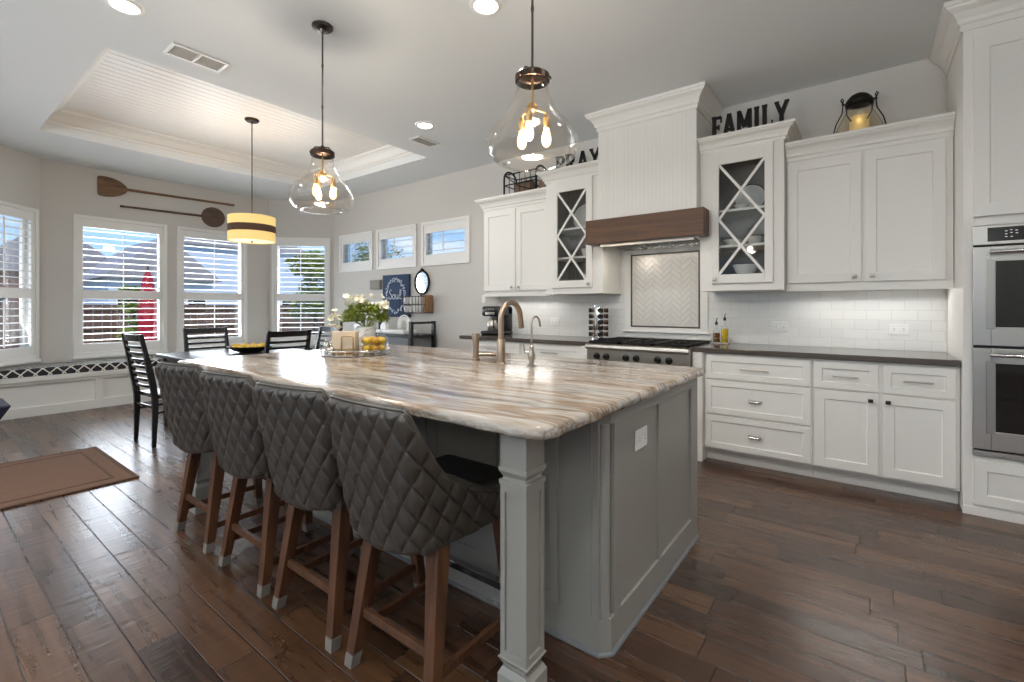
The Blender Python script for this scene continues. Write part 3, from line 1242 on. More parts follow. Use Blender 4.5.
for a, b, kx in ((-2.06, -1.608, -1.64), (-1.60, -1.146, -1.57)):
    d = front('door', r, a, b, 0.118, 0.68, 3.97, rail=0.06)
    knob(d, kx, 3.95, 0.63, 'darkbronze')

# ------------------------------------------------------------------ hood
HX0, HX1, HY = -2.04, -1.132, 4.07
hd = empty('range_hood', (-1.586, 4.35, 1.84), 0, 'tall white beadboard range hood with brown wooden beam above the range', 'range hood')
bm = new()
nb = 22
wv = (HX1 - HX0 - 0.09) / nb
box(bm, HX0, HX1, HY + 0.012, Yw - 0.012, 2.02, H - 0.004)
for k in range(nb):
    a = HX0 + 0.045 + k * wv
    poly = [(a + 0.0015, HY), (a + wv - 0.0015, HY), (a + wv, HY + 0.0022), (a + wv, HY + 0.012), (a, HY + 0.012), (a, HY + 0.0022)]
    prism(bm, poly, 2.02, H - 0.10)
for a, b in ((HX0, HX0 + 0.045), (HX1 - 0.045, HX1)):
    box(bm, a, b, HY, HY + 0.012, 2.02, H - 0.10)
obj('beadboard_chimney', bm, 'white', hd)
bm = new()
crown(bm, [(HX0, Yw - 0.012), (HX0, HY), (HX1, HY), (HX1, Yw - 0.012)], H - 0.002, 0.165, 0.095, side=1)
obj('crown_moulding', bm, 'white', hd)
bm = new()
bx0, bx1 = -2.13, -1.048
box(bm, bx0, bx1, 3.98, 4.065, 1.845, 2.07)
box(bm, bx0, bx0 + 0.08, 4.065, 4.146, 1.845, 2.07)
box(bm, bx1 - 0.078, bx1, 4.065, 4.146, 1.845, 2.07)
obj('wooden_beam', bm, 'beamwood', hd, 0.005)
bm = new()
poly = [(4.07, 1.865), (4.60, 1.83), (4.60, 1.99), (4.07, 1.99)]
prism(bm, poly, -2.02, -1.15, Matrix(((0, 0, 1, 0), (1, 0, 0, 0), (0, 1, 0, 0), (0, 0, 0, 1))))
box(bm, -2.02, -1.15, 4.066, 4.085, 1.82, 1.865)
ins = obj('hood_insert', bm, 'steel', hd, 0.002)
bm = new()
sl = (1.83 - 1.865) / 0.53
for k in range(3):
    x0 = -1.99 + k * 0.275
    for j in range(16):
        y = 4.14 + j * 0.026
        z = 1.865 + (y - 4.07) * sl
        box(bm, x0 + 0.01, x0 + 0.265, y, y + 0.013, z - 0.010, z + 0.002)
obj('baffle_filter', bm, 'chrome', ins)
for lx in (-1.80, -1.38):
    bm = new()
    cyl(bm, (lx, 4.115, 1.865), (lx, 4.115, 1.855), 0.022, seg=20)
    obj('hood_lamp', bm, 'strip_glow', ins)
light('hood_lamp_light', 'AREA', (-1.59, 4.12, 1.80), 1.6, (1, 0.93, 0.82), 0.7, (math.radians(12), 0, 0), 0.06)

# ------------------------------------------------------------------ upper cabinets


def plate_mesh(r=0.12, d=0.02, seg=28):
    bm = new()
    lathe(bm, [(0.001, 0.003), (r * 0.55, 0.003), (r * 0.62, 0.006), (r, d), (r * 1.01, d - 0.002), (r * 0.62, 0.0), (0.001, 0.0)], seg)
    return bm


def stand(bm, c, tilt):
    """tip a dish lathe up to stand on its rim facing -Y"""
    T = Matrix.Translation(c) @ Matrix.Rotation(tilt, 4, 'X')
    for v in bm.verts:
        v.co = T @ v.co
    return bm


def bowl_mesh(c, r, h, seg=24):
    bm = new()
    lathe(bm, [(0.001, 0.004), (r * 0.35, 0.004), (r * 0.7, h * 0.35), (r * 0.93, h * 0.8), (r, h), (r * 0.95, h), (r * 0.86, h * 0.78), (r * 0.6, h * 0.4), (0.001, h * 0.18)], seg, c)
    lathe(bm, [(r * 0.36, 0), (r * 0.36, 0.006)], seg, c, capb=True)
    return bm


def glass_cabinet(name, x0, x1, dx0, dx1, ox0, ox1, kx, label, cright=True, cleft=False):
    yf = 4.17
    root = empty(name, ((x0 + x1) / 2, 4.4, 1.385), 0, label, 'cabinet')
    bm = new()
    z0, z1 = 1.385, 2.60
    box(bm, x0, x0 + 0.03, yf + 0.02, Yw - 0.012, z0, z1)
    box(bm, x1 - 0.03, x1, yf + 0.02, Yw - 0.012, z0, z1)
    box(bm, x0 + 0.03, x1 - 0.03, yf + 0.02, Yw - 0.012, z0, 1.50)
    box(bm, x0 + 0.03, x1 - 0.03, yf + 0.02, Yw - 0.012, z1 - 0.03, z1)
    box(bm, x0 + 0.03, x1 - 0.03, Yw - 0.03, Yw - 0.012, z0 + 0.03, z1 - 0.03)
    # face frame
    box(bm, x0, dx0 + 0.015, yf, yf + 0.02, z0, z1)
    box(bm, dx1 - 0.015, x1, yf, yf + 0.02, z0, z1)
    box(bm, dx0 + 0.015, dx1 - 0.015, yf, yf + 0.02, z0, 1.47)
    box(bm, dx0 + 0.015, dx1 - 0.015, yf, yf + 0.02, 2.52, z1)
    obj('body', bm, 'white', root, 0.002)
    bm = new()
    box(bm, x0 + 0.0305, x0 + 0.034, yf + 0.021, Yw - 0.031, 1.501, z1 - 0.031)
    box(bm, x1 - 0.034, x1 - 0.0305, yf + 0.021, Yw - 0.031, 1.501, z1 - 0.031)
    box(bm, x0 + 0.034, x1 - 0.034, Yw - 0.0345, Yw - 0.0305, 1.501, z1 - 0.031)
    obj('interior_shade', bm, 'cab_interior_shade', root)  # added lining, the unlit interior's shade put into its colour
    bm = new()
    path = [(x0, Yw - 0.012), (x0, yf), (x1, yf), (x1, Yw - 0.012)]
    if not cleft:
        path = [(x0, yf), (x1, yf), (x1, Yw - 0.012)]
    if not cright:
        path = [(x0, Yw - 0.012), (x0, yf), (x1, yf)]
    crown(bm, path, 2.672, 0.12, 0.08)
    obj('crown_moulding', bm, 'white', root)
    for z in (2.07, 1.77):
        obj('shelf', box(new(), x0 + 0.035, x1 - 0.035, yf + 0.05, Yw - 0.035, z - 0.02, z), 'white', root)
    bm = new()
    zb, zt = 1.447, 2.55
    yb, yt = yf - 0.022, yf - 0.001
    oz0, oz1 = 1.52, 2.435
    box(bm, dx0, ox0, yb, yt, zb, zt)
    box(bm, ox1, dx1, yb, yt, zb, zt)
    box(bm, ox0, ox1, yb, yt, zb, oz0)
    box(bm, ox0, ox1, yb, yt, oz1, zt)
    d = obj('door', bm, 'white', root, 0.002)
    bm = new()
    zm = (oz0 + oz1) / 2
    for za, zb_ in ((oz0, zm), (zm, oz1)):
        for s in (0, 1):
            a = Vector((ox0 if s == 0 else ox1, yb + 0.008, za))
            b = Vector((ox1 if s == 0 else ox0, yb + 0.008, zb_))
            dv = b - a
            L = dv.length
            ang = math.atan2(dv.z, dv.x)
            T = Matrix.Translation(a) @ Matrix.Rotation(-ang, 4, 'Y')
            box(bm, 0, L, -0.006 + 0.001 * s, 0.006 + 0.001 * s, -0.0105, 0.0105, T)
    obj('muntins', bm, 'white', d)
    obj('pane', box(new(), ox0 - 0.005, ox1 + 0.005, yb + 0.015, yb + 0.018, oz0 - 0.005, oz1 + 0.005), 'glass_pane', d)
    knob(d, kx, yb, 1.48)
    return root


glass_cabinet('glass_door_cabinet', -1.13, -0.502, -1.035, -0.575, -0.974, -0.634, -1.005,
              'white wall cabinet with crossed glass door right of the hood', True, False)
glass_cabinet('glass_door_cabinet', -2.70, -2.042, -2.62, -2.150, -2.55, -2.215, -2.185,
              'white wall cabinet with crossed glass door left of the hood', False, True)


def upper(name, x0, x1, doors, label, left_end=False):
    yf = 4.27
    root = empty(name, ((x0 + x1) / 2, 4.45, 1.385), 0, label, 'cabinet')
    bm = new()
    box(bm, x0, x1, yf, Yw - 0.012, 1.40, 2.43)
    box(bm, x0, x1, yf - 0.004, yf + 0.02, 1.372, 1.43)
    obj('body', bm, 'white', root, 0.002)
    bm = new()
    path = [(x0, yf), (x1, yf)]
    if left_end:
        path = [(x0, Yw - 0.012), (x0, yf), (x1, yf)]
    crown(bm, path, 2.53, 0.135, 0.085)
    obj('crown_moulding', bm, 'white', root)
    for a, b, kx in doors:
        d = front('door', root, a, b, 1.437, 2.375, yf, rail=0.065)
        knob(d, kx, yf - 0.02, 1.476)
    return root


upper('wall_cabinet', -0.498, 0.472, [(-0.485, -0.022, -0.062), (0.0, 0.432, 0.04)], 'white two door wall cabinet between glass cabinet and ovens')
upper('wall_cabinet', -3.645, -2.704, [(-3.635, -3.168, -3.215), (-3.158, -2.716, -3.112)], 'white two door wall cabinet above the coffee maker', True)
# small bracket block at the left end under the wall cabinet
o = obj('cabinet_bracket', rbox(new(), -3.715, -3.656, 4.30, 4.6, 1.30, 1.395, 0.006), 'white')
setp(o, 'small white bracket block at the lower left corner of the wall cabinets', 'cabinet trim')
# under cabinet light strips
for x0, x1, lb in ((-0.44, 0.42, 'slim light strip under the wall cabinet beside the ovens'), (-3.5, -2.76, 'slim light strip under the wall cabinets above the coffee maker')):
    r = empty('light_strip', ((x0 + x1) / 2, 4.45, 1.36), 0, lb, 'light')
    obj('housing', box(new(), x0, x1, 4.42, 4.47, 1.392, 1.3995), 'trimwhite', r)
    obj('diffuser', box(new(), x0 + 0.01, x1 - 0.01, 4.425, 4.465, 1.388, 1.392), 'strip_glow', r)
    light('strip_light', 'AREA', ((x0 + x1) / 2, 4.46, 1.384), 2.3 * (x1 - x0), (1, 0.99, 0.96), x1 - x0 - 0.05, (math.radians(-22), 0, 0), 0.035)

# dishes behind the glass
rim = None


def dish(name, bm, m, label, cat, group=None, rimr=None, rimc=None, rimt=None):
    o = obj(name, bm, m, None, smooth='auto')
    setp(o, label, cat, group)
    if rimr:
        b2 = new()
        pts = [Vector((rimr * math.cos(2 * PI * k / 32), rimr * math.sin(2 * PI * k / 32), 0)) for k in range(32)]
        T = Matrix.Translation(rimc) @ Matrix.Rotation(rimt, 4, 'X')
        tube(b2, [T @ p for p in pts], 0.004, 6, closed=True)
        obj('rim', b2, 'platerim', o)
    return o


ct = math.radians(78)
sx = -0.80
p = stand(plate_mesh(0.125, 0.02), (sx, 4.52, 2.198), ct)
dish('plate', p, 'porcelain', 'dark rimmed white plate standing on the upper shelf right of the hood', 'plate', None, 0.124, (sx, 4.501, 2.202), ct)
dish('bowl', bowl_mesh((-0.84, 4.36, 2.07), 0.06, 0.05), 'porcelain', 'small white bowl before the standing plate', 'bowl')
dish('bowl', bowl_mesh((-0.92, 4.37, 1.77), 0.075, 0.06), 'porcelain', 'left white bowl on the middle shelf right of the hood', 'bowl')
dish('bowl', bowl_mesh((-0.74, 4.37, 1.77), 0.07, 0.075), 'porcelain', 'right white bowl on the middle shelf right of the hood', 'bowl', None, 0.069, (-0.74, 4.37, 1.846), 0)
dish('bowl', bowl_mesh((-0.81, 4.36, 1.501), 0.105, 0.11), 'porcelain', 'big dark rimmed white bowl on the bottom of the cabinet right of the hood', 'bowl', None, 0.104, (-0.81, 4.36, 1.612), 0)
p = stand(plate_mesh(0.15, 0.025), (-2.41, 4.53, 2.222), ct)
dish('plate', p, 'porcelain', 'large white plate standing on the upper shelf left of the hood', 'plate')


def tumbler(c, r, h, label, group=None):
    bm = new()
    lathe(bm, [(r * 0.8, 0.0), (r, h), (r * 0.94, h), (r * 0.74, 0.008), (0.001, 0.008)], 18, c)
    lathe(bm, [(0.001, 0.0), (r * 0.8, 0.0)], 18, c)
    o = obj('drinking_glass', bm, 'glass_pane', None, smooth='auto')
    setp(o, label, 'glass', group)
    return o


for k, (x, z, rr, hh) in enumerate(((-2.52, 1.77, 0.032, 0.09), (-2.44, 1.77, 0.032, 0.09), (-2.5, 1.501, 0.034, 0.13), (-2.40, 1.501, 0.034, 0.13))):
    tumbler((x, 4.36, z), rr, hh, 'clear glass on the %s left of the hood, %s one' % ('middle shelf' if z > 1.6 else 'cabinet bottom', 'left' if k % 2 == 0 else 'right'))
dish('bowl', bowl_mesh((-2.34, 4.38, 1.77), 0.05, 0.09), 'porcelain', 'white cup shaped bowl on the middle shelf left of the hood', 'bowl')
dish('bowl', bowl_mesh((-2.32, 4.37, 1.501), 0.05, 0.09), 'porcelain', 'white bowl on the cabinet bottom left of the hood', 'bowl')

# ------------------------------------------------------------------ tall oven cabinet
OX0, OX1 = 0.476, 1.355
YT = 3.92
r = empty('oven_cabinet', (0.91, 4.2, 0), 0, 'tall white cabinet that frames the built in double oven', 'cabinet')
bm = new()
ax0, ax1 = 0.52, 1.28
box(bm, OX0, ax0, YT, Yw - 0.012, 0.0, H - 0.004)
box(bm, ax1, OX1, YT, Yw - 0.012, 0.0, H - 0.004)
box(bm, ax0, ax1, YT, Yw - 0.012, 0.0, 0.362)
box(bm, ax0, ax1, YT, Yw - 0.012, 1.735, H - 0.004)
box(bm, ax0, ax1, Yw - 0.04, Yw - 0.012, 0.362, 1.735)
box(bm, OX0 - 0.004, OX1, YT - 0.010, YT, 0.0, 0.05)
obj('body', bm, 'white', r, 0.002)
bm = new()
crown(bm, [(OX0, Yw - 0.012), (OX0, YT), (OX1, YT)], H - 0.002, 0.165, 0.095)
obj('crown_moulding', bm, 'white', r)
d = front('drawer', r, 0.518, 1.285, 0.07, 0.335, YT, rail=0.06)
d = front('door', r, 0.518, 0.898, 1.79, 2.86, YT, rail=0.07)
knob(d, 0.86, YT - 0.02, 1.84)
d = front('door', r, 0.904, 1.285, 1.79, 2.86, YT, rail=0.07)
knob(d, 0.94, YT - 0.02, 1.84)

ov = empty('double_oven', (0.90, 4.1, 0.365), 0, 'stainless built in double wall oven in the tall white cabinet', 'oven')
yo = YT - 0.022
obj('body', box(new(), 0.524, 1.276, YT, 4.52, 0.366, 1.731), 'black', ov)
bm = new()
box(bm, 0.515, 1.285, yo + 0.004, YT - 0.001, 1.618, 1.732)
cp = obj('control_panel', bm, 'steel', ov, 0.003)
obj('display', box(new(), 0.578, 1.22, yo + 0.001, yo + 0.0045, 1.637, 1.718), 'darkglass', cp)
bm = new()
for (x, z) in ((0.655, 1.693), (0.675, 1.698), (0.697, 1.694), (0.655, 1.676), (0.676, 1.682), (0.698, 1.678), (0.655, 1.66), (0.677, 1.659)):
    box(bm, x - 0.005, x + 0.005, yo - 0.0002, yo + 0.0012, z - 0.002, z + 0.002)
obj('display_marks', bm, 'displaytext', cp)
for z0, z1, nm in ((1.022, 1.606, 'upper'), (0.408, 1.006, 'lower')):
    bm = new()
    gx0, gx1, gz0, gz1 = 0.592, 1.208, z0 + 0.11, z1 - 0.088
    box(bm, 0.515, gx0, yo - 0.012, YT - 0.001, z0, z1)
    box(bm, gx1, 1.285, yo - 0.012, YT - 0.001, z0, z1)
    box(bm, gx0, gx1, yo - 0.012, YT - 0.001, z0, gz0)
    box(bm, gx0, gx1, yo - 0.012, YT - 0.001, gz1, z1)
    dd = obj('oven_door', bm, 'steel', ov, 0.003, label='stainless %s oven door' % nm)
    bm = new()
    e = 0.03
    for a in ((gx0 - 0.022, gx0 + 0.018, gz0 - 0.012, gz1 + 0.012), (gx1 - 0.018, gx1 + 0.022, gz0 - 0.012, gz1 + 0.012)):
        box(bm, a[0], a[1], yo - 0.017, yo - 0.0, a[2], a[3])
    obj('window_trim', bm, 'nickel', dd, 0.003)
    obj('oven_window', box(new(), gx0 + 0.01, gx1 - 0.01, yo - 0.008, yo + 0.005, gz0, gz1), 'darkglass', dd)
    bm = new()
    hz = z1 - 0.035
    cyl(bm, (0.578, yo - 0.062, hz), (1.222, yo - 0.062, hz), 0.012, seg=16)
    for x in (0.60, 1.20):
        box(bm, x - 0.012, x + 0.012, yo - 0.060, yo - 0.012, hz - 0.010, hz + 0.010)
    obj('handle', bm, 'chrome', dd, smooth='auto')
bm = new()
box(bm, 0.515, 1.285, yo + 0.0, YT - 0.001, 0.362, 0.372)
box(bm, 0.515, 1.285, yo - 0.010, YT - 0.001, 0.374, 0.396)
obj('vent_trim', bm, 'steel', ov, 0.002)

# ------------------------------------------------------------------ island
IX0, IX1, IY0, IY1 = -3.33, -0.727, 1.52, 2.636
r = empty('kitchen_island', (-2.0, 2.0, 0), 0, 'large grey kitchen island with panelled end and square legs', 'island')
bm = new()
box(bm, IX0, IX1 - 0.034, IY0, IY1, 0.0, 0.883)
prism(bm, [(IX1 - 0.034, IY0), (IX1, IY0 + 0.034), (IX1, IY1), (IX1 - 0.034, IY1)], 0.0, 0.13)
prism(bm, [(IX1 - 0.034, IY0), (IX1, IY0 + 0.034), (IX1, IY1), (IX1 - 0.034, IY1)], 0.828, 0.883)
box(bm, IX1 - 0.034, IX1 - 0.010, IY0 + 0.070, IY1, 0.13, 0.828)
# end face stiles (frame and recessed panels)
fx0, fx1 = IX1 - 0.010, IX1
box(bm, fx0, fx1, IY0 + 0.070, 1.636, 0.13, 0.828)
box(bm, fx0, fx1, 2.04, 2.072, 0.13, 0.82)
box(bm, fx0, fx1, 2.525, IY1, 0.13, 0.828)
box(bm, fx0, fx1, 1.636, 2.525, 0.82, 0.828)
body = obj('body', bm, 'grey', r, 0.0015)
bm = new()
cyl(bm, (IX1 - 0.030, IY0 + 0.032, 0.13), (IX1 - 0.030, IY0 + 0.032, 0.828), 0.023, seg=20)
box(bm, IX1 - 0.030, IX1, IY0 + 0.062, IY0 + 0.070, 0.13, 0.828)
box(bm, IX1 - 0.070, IX1 - 0.060, IY0 - 0.004, IY0 + 0.02, 0.13, 0.828)
obj('corner_column', bm, 'grey', r, smooth='auto')
bm = new()
sweep(bm, [(IX0, IY0), (IX1 - 0.034, IY0), (IX1, IY0 + 0.034), (IX1, IY1)], [(0, 0), (0.011, 0), (0.010, 0.008), (0.004, 0.014), (0, 0.014)], False, 1)
obj('shoe_moulding', bm, 'greywash', r)
# panel + doors on the seating side
T = Matrix.Translation((0, IY0, 0))
obj('side_panel', shaker(new(), -1.21, -0.925, 0.13, 0.84, T, 0.016, 0.035), 'grey', r, 0.0015)
k = 0
for a in (-2.065, -2.935):
    for s in (0, 1):
        x0 = a + s * 0.428
        d = front('door', r, x0, x0 + 0.42, 0.15, 0.80, IY0, 'grey', 0.06)
        knob(d, x0 + (0.39 if s == 0 else 0.03), IY0 - 0.02, 0.745, 'chrome')


def island_leg(x0, y0):
    w = 0.095
    root_bm = new()
    cxm, cym = x0 + w / 2, y0 + w / 2

    def sq(hw, z0, z1):
        box(root_bm, cxm - hw, cxm + hw, cym - hw, cym + hw, z0, z1)

    def fr(h0, z0, h1, z1):
        a = [root_bm.verts.new((cxm + sx_ * h0, cym + sy_ * h0, z0)) for sx_, sy_ in ((-1, -1), (1, -1), (1, 1), (-1, 1))]
        b = [root_bm.verts.new((cxm + sx_ * h1, cym + sy_ * h1, z1)) for sx_, sy_ in ((-1, -1), (1, -1), (1, 1), (-1, 1))]
        for q_ in range(4):
            root_bm.faces.new([a[q_], a[(q_ + 1) % 4], b[(q_ + 1) % 4], b[q_]])
        root_bm.faces.new(a[::-1])
        root_bm.faces.new(b)
    h = w / 2
    sq(h, 0.775, 0.883)
    fr(h + 0.004, 0.762, h + 0.004, 0.775)
    fr(h - 0.006, 0.745, h + 0.004, 0.762)
    fr(h - 0.006, 0.735, h - 0.006, 0.745)
    fr(h + 0.003, 0.722, h + 0.003, 0.735)
    # shaft with raised stiles leaving a recessed panel
    sq(h - 0.008, 0.226, 0.699)
    st = 0.016
    for sx_ in (-1, 1):
        for sy_ in (-1, 1):
            xa = cxm + sx_ * h
            ya = cym + sy_ * h
            box(root_bm, min(xa, xa - sx_ * st), max(xa, xa - sx_ * st), min(ya, ya - sy_ * st), max(ya, ya - sy_ * st), 0.225, 0.70)
    for za, zb in ((0.205, 0.225), (0.70, 0.722)):
        sq(h, za, zb)
    fr(h - 0.002, 0.190, h + 0.006, 0.205)
    fr(h - 0.008, 0.175, h - 0.004, 0.190)
    fr(h + 0.006, 0.155, h - 0.004, 0.175)
    sq(h + 0.006, 0.0, 0.155)
    return obj('leg', root_bm, 'grey', r)


island_leg(-0.872, 1.095)
island_leg(-3.31, 1.095)

# countertop, rounded corners and a rough chiselled edge
ct_o = new()
X0, X1, Y0, Y1 = -3.42, -0.683, 1.045, 2.672
rc = 0.06
poly = []
for cx_, cy_, a0 in ((X1 - rc, Y0 + rc, -90), (X1 - rc, Y1 - rc, 0), (X0 + rc, Y1 - rc, 90), (X0 + rc, Y0 + rc, 180)):
    for s in range(5):
        a = math.radians(a0 + 90 * s / 4)
        poly.append((cx_ + rc * math.cos(a), cy_ + rc * math.sin(a)))
dense = []
for i in range(len(poly)):
    a, b = Vector(poly[i]), Vector(poly[(i + 1) % len(poly)])
    n_ = max(1, int((b - a).length / 0.03))
    for s in range(n_):
        dense.append(a.lerp(b, s / n_))
prof = [(-0.012, 0.884), (-0.002, 0.888), (0.0, 0.897), (-0.002, 0.909), (-0.012, 0.9185), (-0.03, 0.92)]
rings = []
N = len(dense)
for o_, z in prof:
    ring = []
    for i, p in enumerate(dense):
        d = (dense[(i + 1) % N] - dense[i - 1]).normalized()
        nrm = Vector((d.y, -d.x))
        j = random.uniform(-0.003, 0.003) if o_ > -0.011 else 0
        ring.append(ct_o.verts.new((p.x + nrm.x * (o_ + j), p.y + nrm.y * (o_ + j), z)))
    rings.append(ring)
for a, b in zip(rings, rings[1:]):
    for i in range(N):
        ct_o.faces.new([a[i], a[(i + 1) % N], b[(i + 1) % N], b[i]])
# top and bottom as flat faces; opening for the sink in the top is closed by a dark basin
ct_o.faces.new(rings[-1])
ct_o.faces.new(rings[0][::-1])
o = obj('island_countertop', ct_o, 'granite', None, smooth='auto', origin=(-2.05, 1.86, 0.884), angle=50)
setp(o, 'brown and cream streaked stone countertop on the grey island', 'countertop')
# outlet on the island end
def outlet(root, T, m='outletw', horizontal=True, name=None):
    """wall plate in local xz plane facing -y"""
    W_, H_ = (0.125, 0.082) if horizontal else (0.075, 0.12)
    bm = new()
    rbox(bm, -W_ / 2, W_ / 2, -0.006, 0, -H_ / 2, H_ / 2, 0.0025, 2, T)
    if root is None:
        pl = obj('electrical_outlet', bm, m)
    else:
        pl = obj('outlet_plate', bm, m, root)
    for s in (-1, 1):
        bm = new()
        cxo = s * 0.028 if horizontal else 0
        czo = 0 if horizontal else s * 0.022
        rbox(bm, cxo - 0.02, cxo + 0.02, -0.0085, -0.005, czo - 0.015, czo + 0.015, 0.002, 2, T)
        so = obj('socket', bm, m, pl)
    bm = new()
    for s in (-1, 1):
        cxo = s * 0.028 if horizontal else 0
        for dz in (-0.006, 0.006):
            box(bm, cxo - 0.004, cxo + 0.006, -0.0090, -0.0080, dz - 0.0012, dz + 0.0012, T)
    obj('slots', bm, 'slot', pl)
    return pl


outlet(r, TY(IX1 - 0.0085, 1.846, 0.713, PI / 2))
for x, lb in ((-0.586, 'white double outlet on the tile beside the oil bottles'), (0.205, 'white double outlet on the tile close to the ovens'),
              (-2.86, 'white double outlet on the tile behind the island faucet')):
    setp(outlet(None, TY(x, Yw - 0.0105, 1.08, 0)), lb, 'outlet')

# ------------------------------------------------------------------ faucets
fc = empty('kitchen_faucet', (-1.683, 2.12, CT), 0, 'tall bronze gooseneck kitchen faucet on the island', 'faucet')
bm = new()
fx, fy = -1.683, 2.12
lathe(bm, [(0.030, 0), (0.030, 0.006), (0.027, 0.010), (0.0255, 0.012), (0.0255, 0.135), (0.021, 0.142)], 24, (fx, fy, CT), capb=True, capt=True)
obj('base', bm, 'bronze', fc, smooth='auto')
bm = new()
pts = [(fx, fy, CT + 0.14), (fx, fy, CT + 0.26)]
RA = 0.095
for k in range(1, 17):
    a = PI * k / 16 * 0.97
    pts.append((fx, fy + RA - RA * math.cos(a), CT + 0.262 + RA * math.sin(a)))
e = pts[-1]
pts.append((fx, e[1] + 0.012, e[2] - 0.07))
tube(bm, pts, [0.0165] * (len(pts) - 1) + [0.0175], 16)
obj('spout', bm, 'bronze', fc, smooth='auto')
# side lever control
fl = empty('faucet_lever', (-1.95, 2.2, CT), 0, 'short bronze lever control left of the tall faucet', 'faucet')
bm = new()
lx, ly = -1.94, 2.19
lathe(bm, [(0.028, 0), (0.028, 0.008), (0.02, 0.012), (0.018, 0.05), (0.02, 0.09), (0.026, 0.16), (0.024, 0.168)], 20, (lx, ly, CT), capb=True, capt=True)
obj('post', bm, 'bronze', fl, smooth='auto')
bm = new()
tube(bm, [(lx, ly, CT + 0.03), (lx + 0.05, ly + 0.055, CT + 0.033), (lx + 0.09, ly + 0.09, CT + 0.034)], [0.012, 0.010, 0.016], 12)
obj('handle', bm, 'bronze', fl, smooth='auto')
ff = empty('filter_faucet', (-1.48, 2.14, CT), 0, 'slim nickel filtered water tap right of the tall faucet', 'faucet')
gx, gy = -1.482, 2.14
bm = new()
lathe(bm, [(0.026, 0), (0.026, 0.006), (0.014, 0.010), (0.013, 0.022), (0.020, 0.045), (0.021, 0.065), (0.012, 0.088), (0.010, 0.10), (0.0125, 0.108), (0.008, 0.115)], 20, (gx, gy, CT), capb=True, capt=True)
obj('base', bm, 'nickel', ff, smooth='auto')
bm = new()
pts = [(gx, gy, CT + 0.11), (gx, gy, CT + 0.235)]
RA = 0.04
for k in range(1, 13):
    a = PI * k / 12 * 0.9
    pts.append((gx, gy + RA - RA * math.cos(a), CT + 0.236 + RA * math.sin(a)))
e = pts[-1]
pts.append((gx, e[1] + 0.010, e[2] - 0.03))
tube(bm, pts, 0.006, 12)
obj('spout', bm, 'nickel', ff, smooth='auto')
bm = new()
tube(bm, [(gx, gy, CT + 0.075), (gx - 0.035, gy - 0.02, CT + 0.078)], 0.006, 10)
tube(bm, [(gx - 0.035, gy - 0.02, CT + 0.075), (gx - 0.038, gy - 0.022, CT + 0.125)], 0.005, 10)
obj('handle', bm, 'nickel', ff, smooth='auto')

# ------------------------------------------------------------------ bar stools (faces +y, origin on floor)


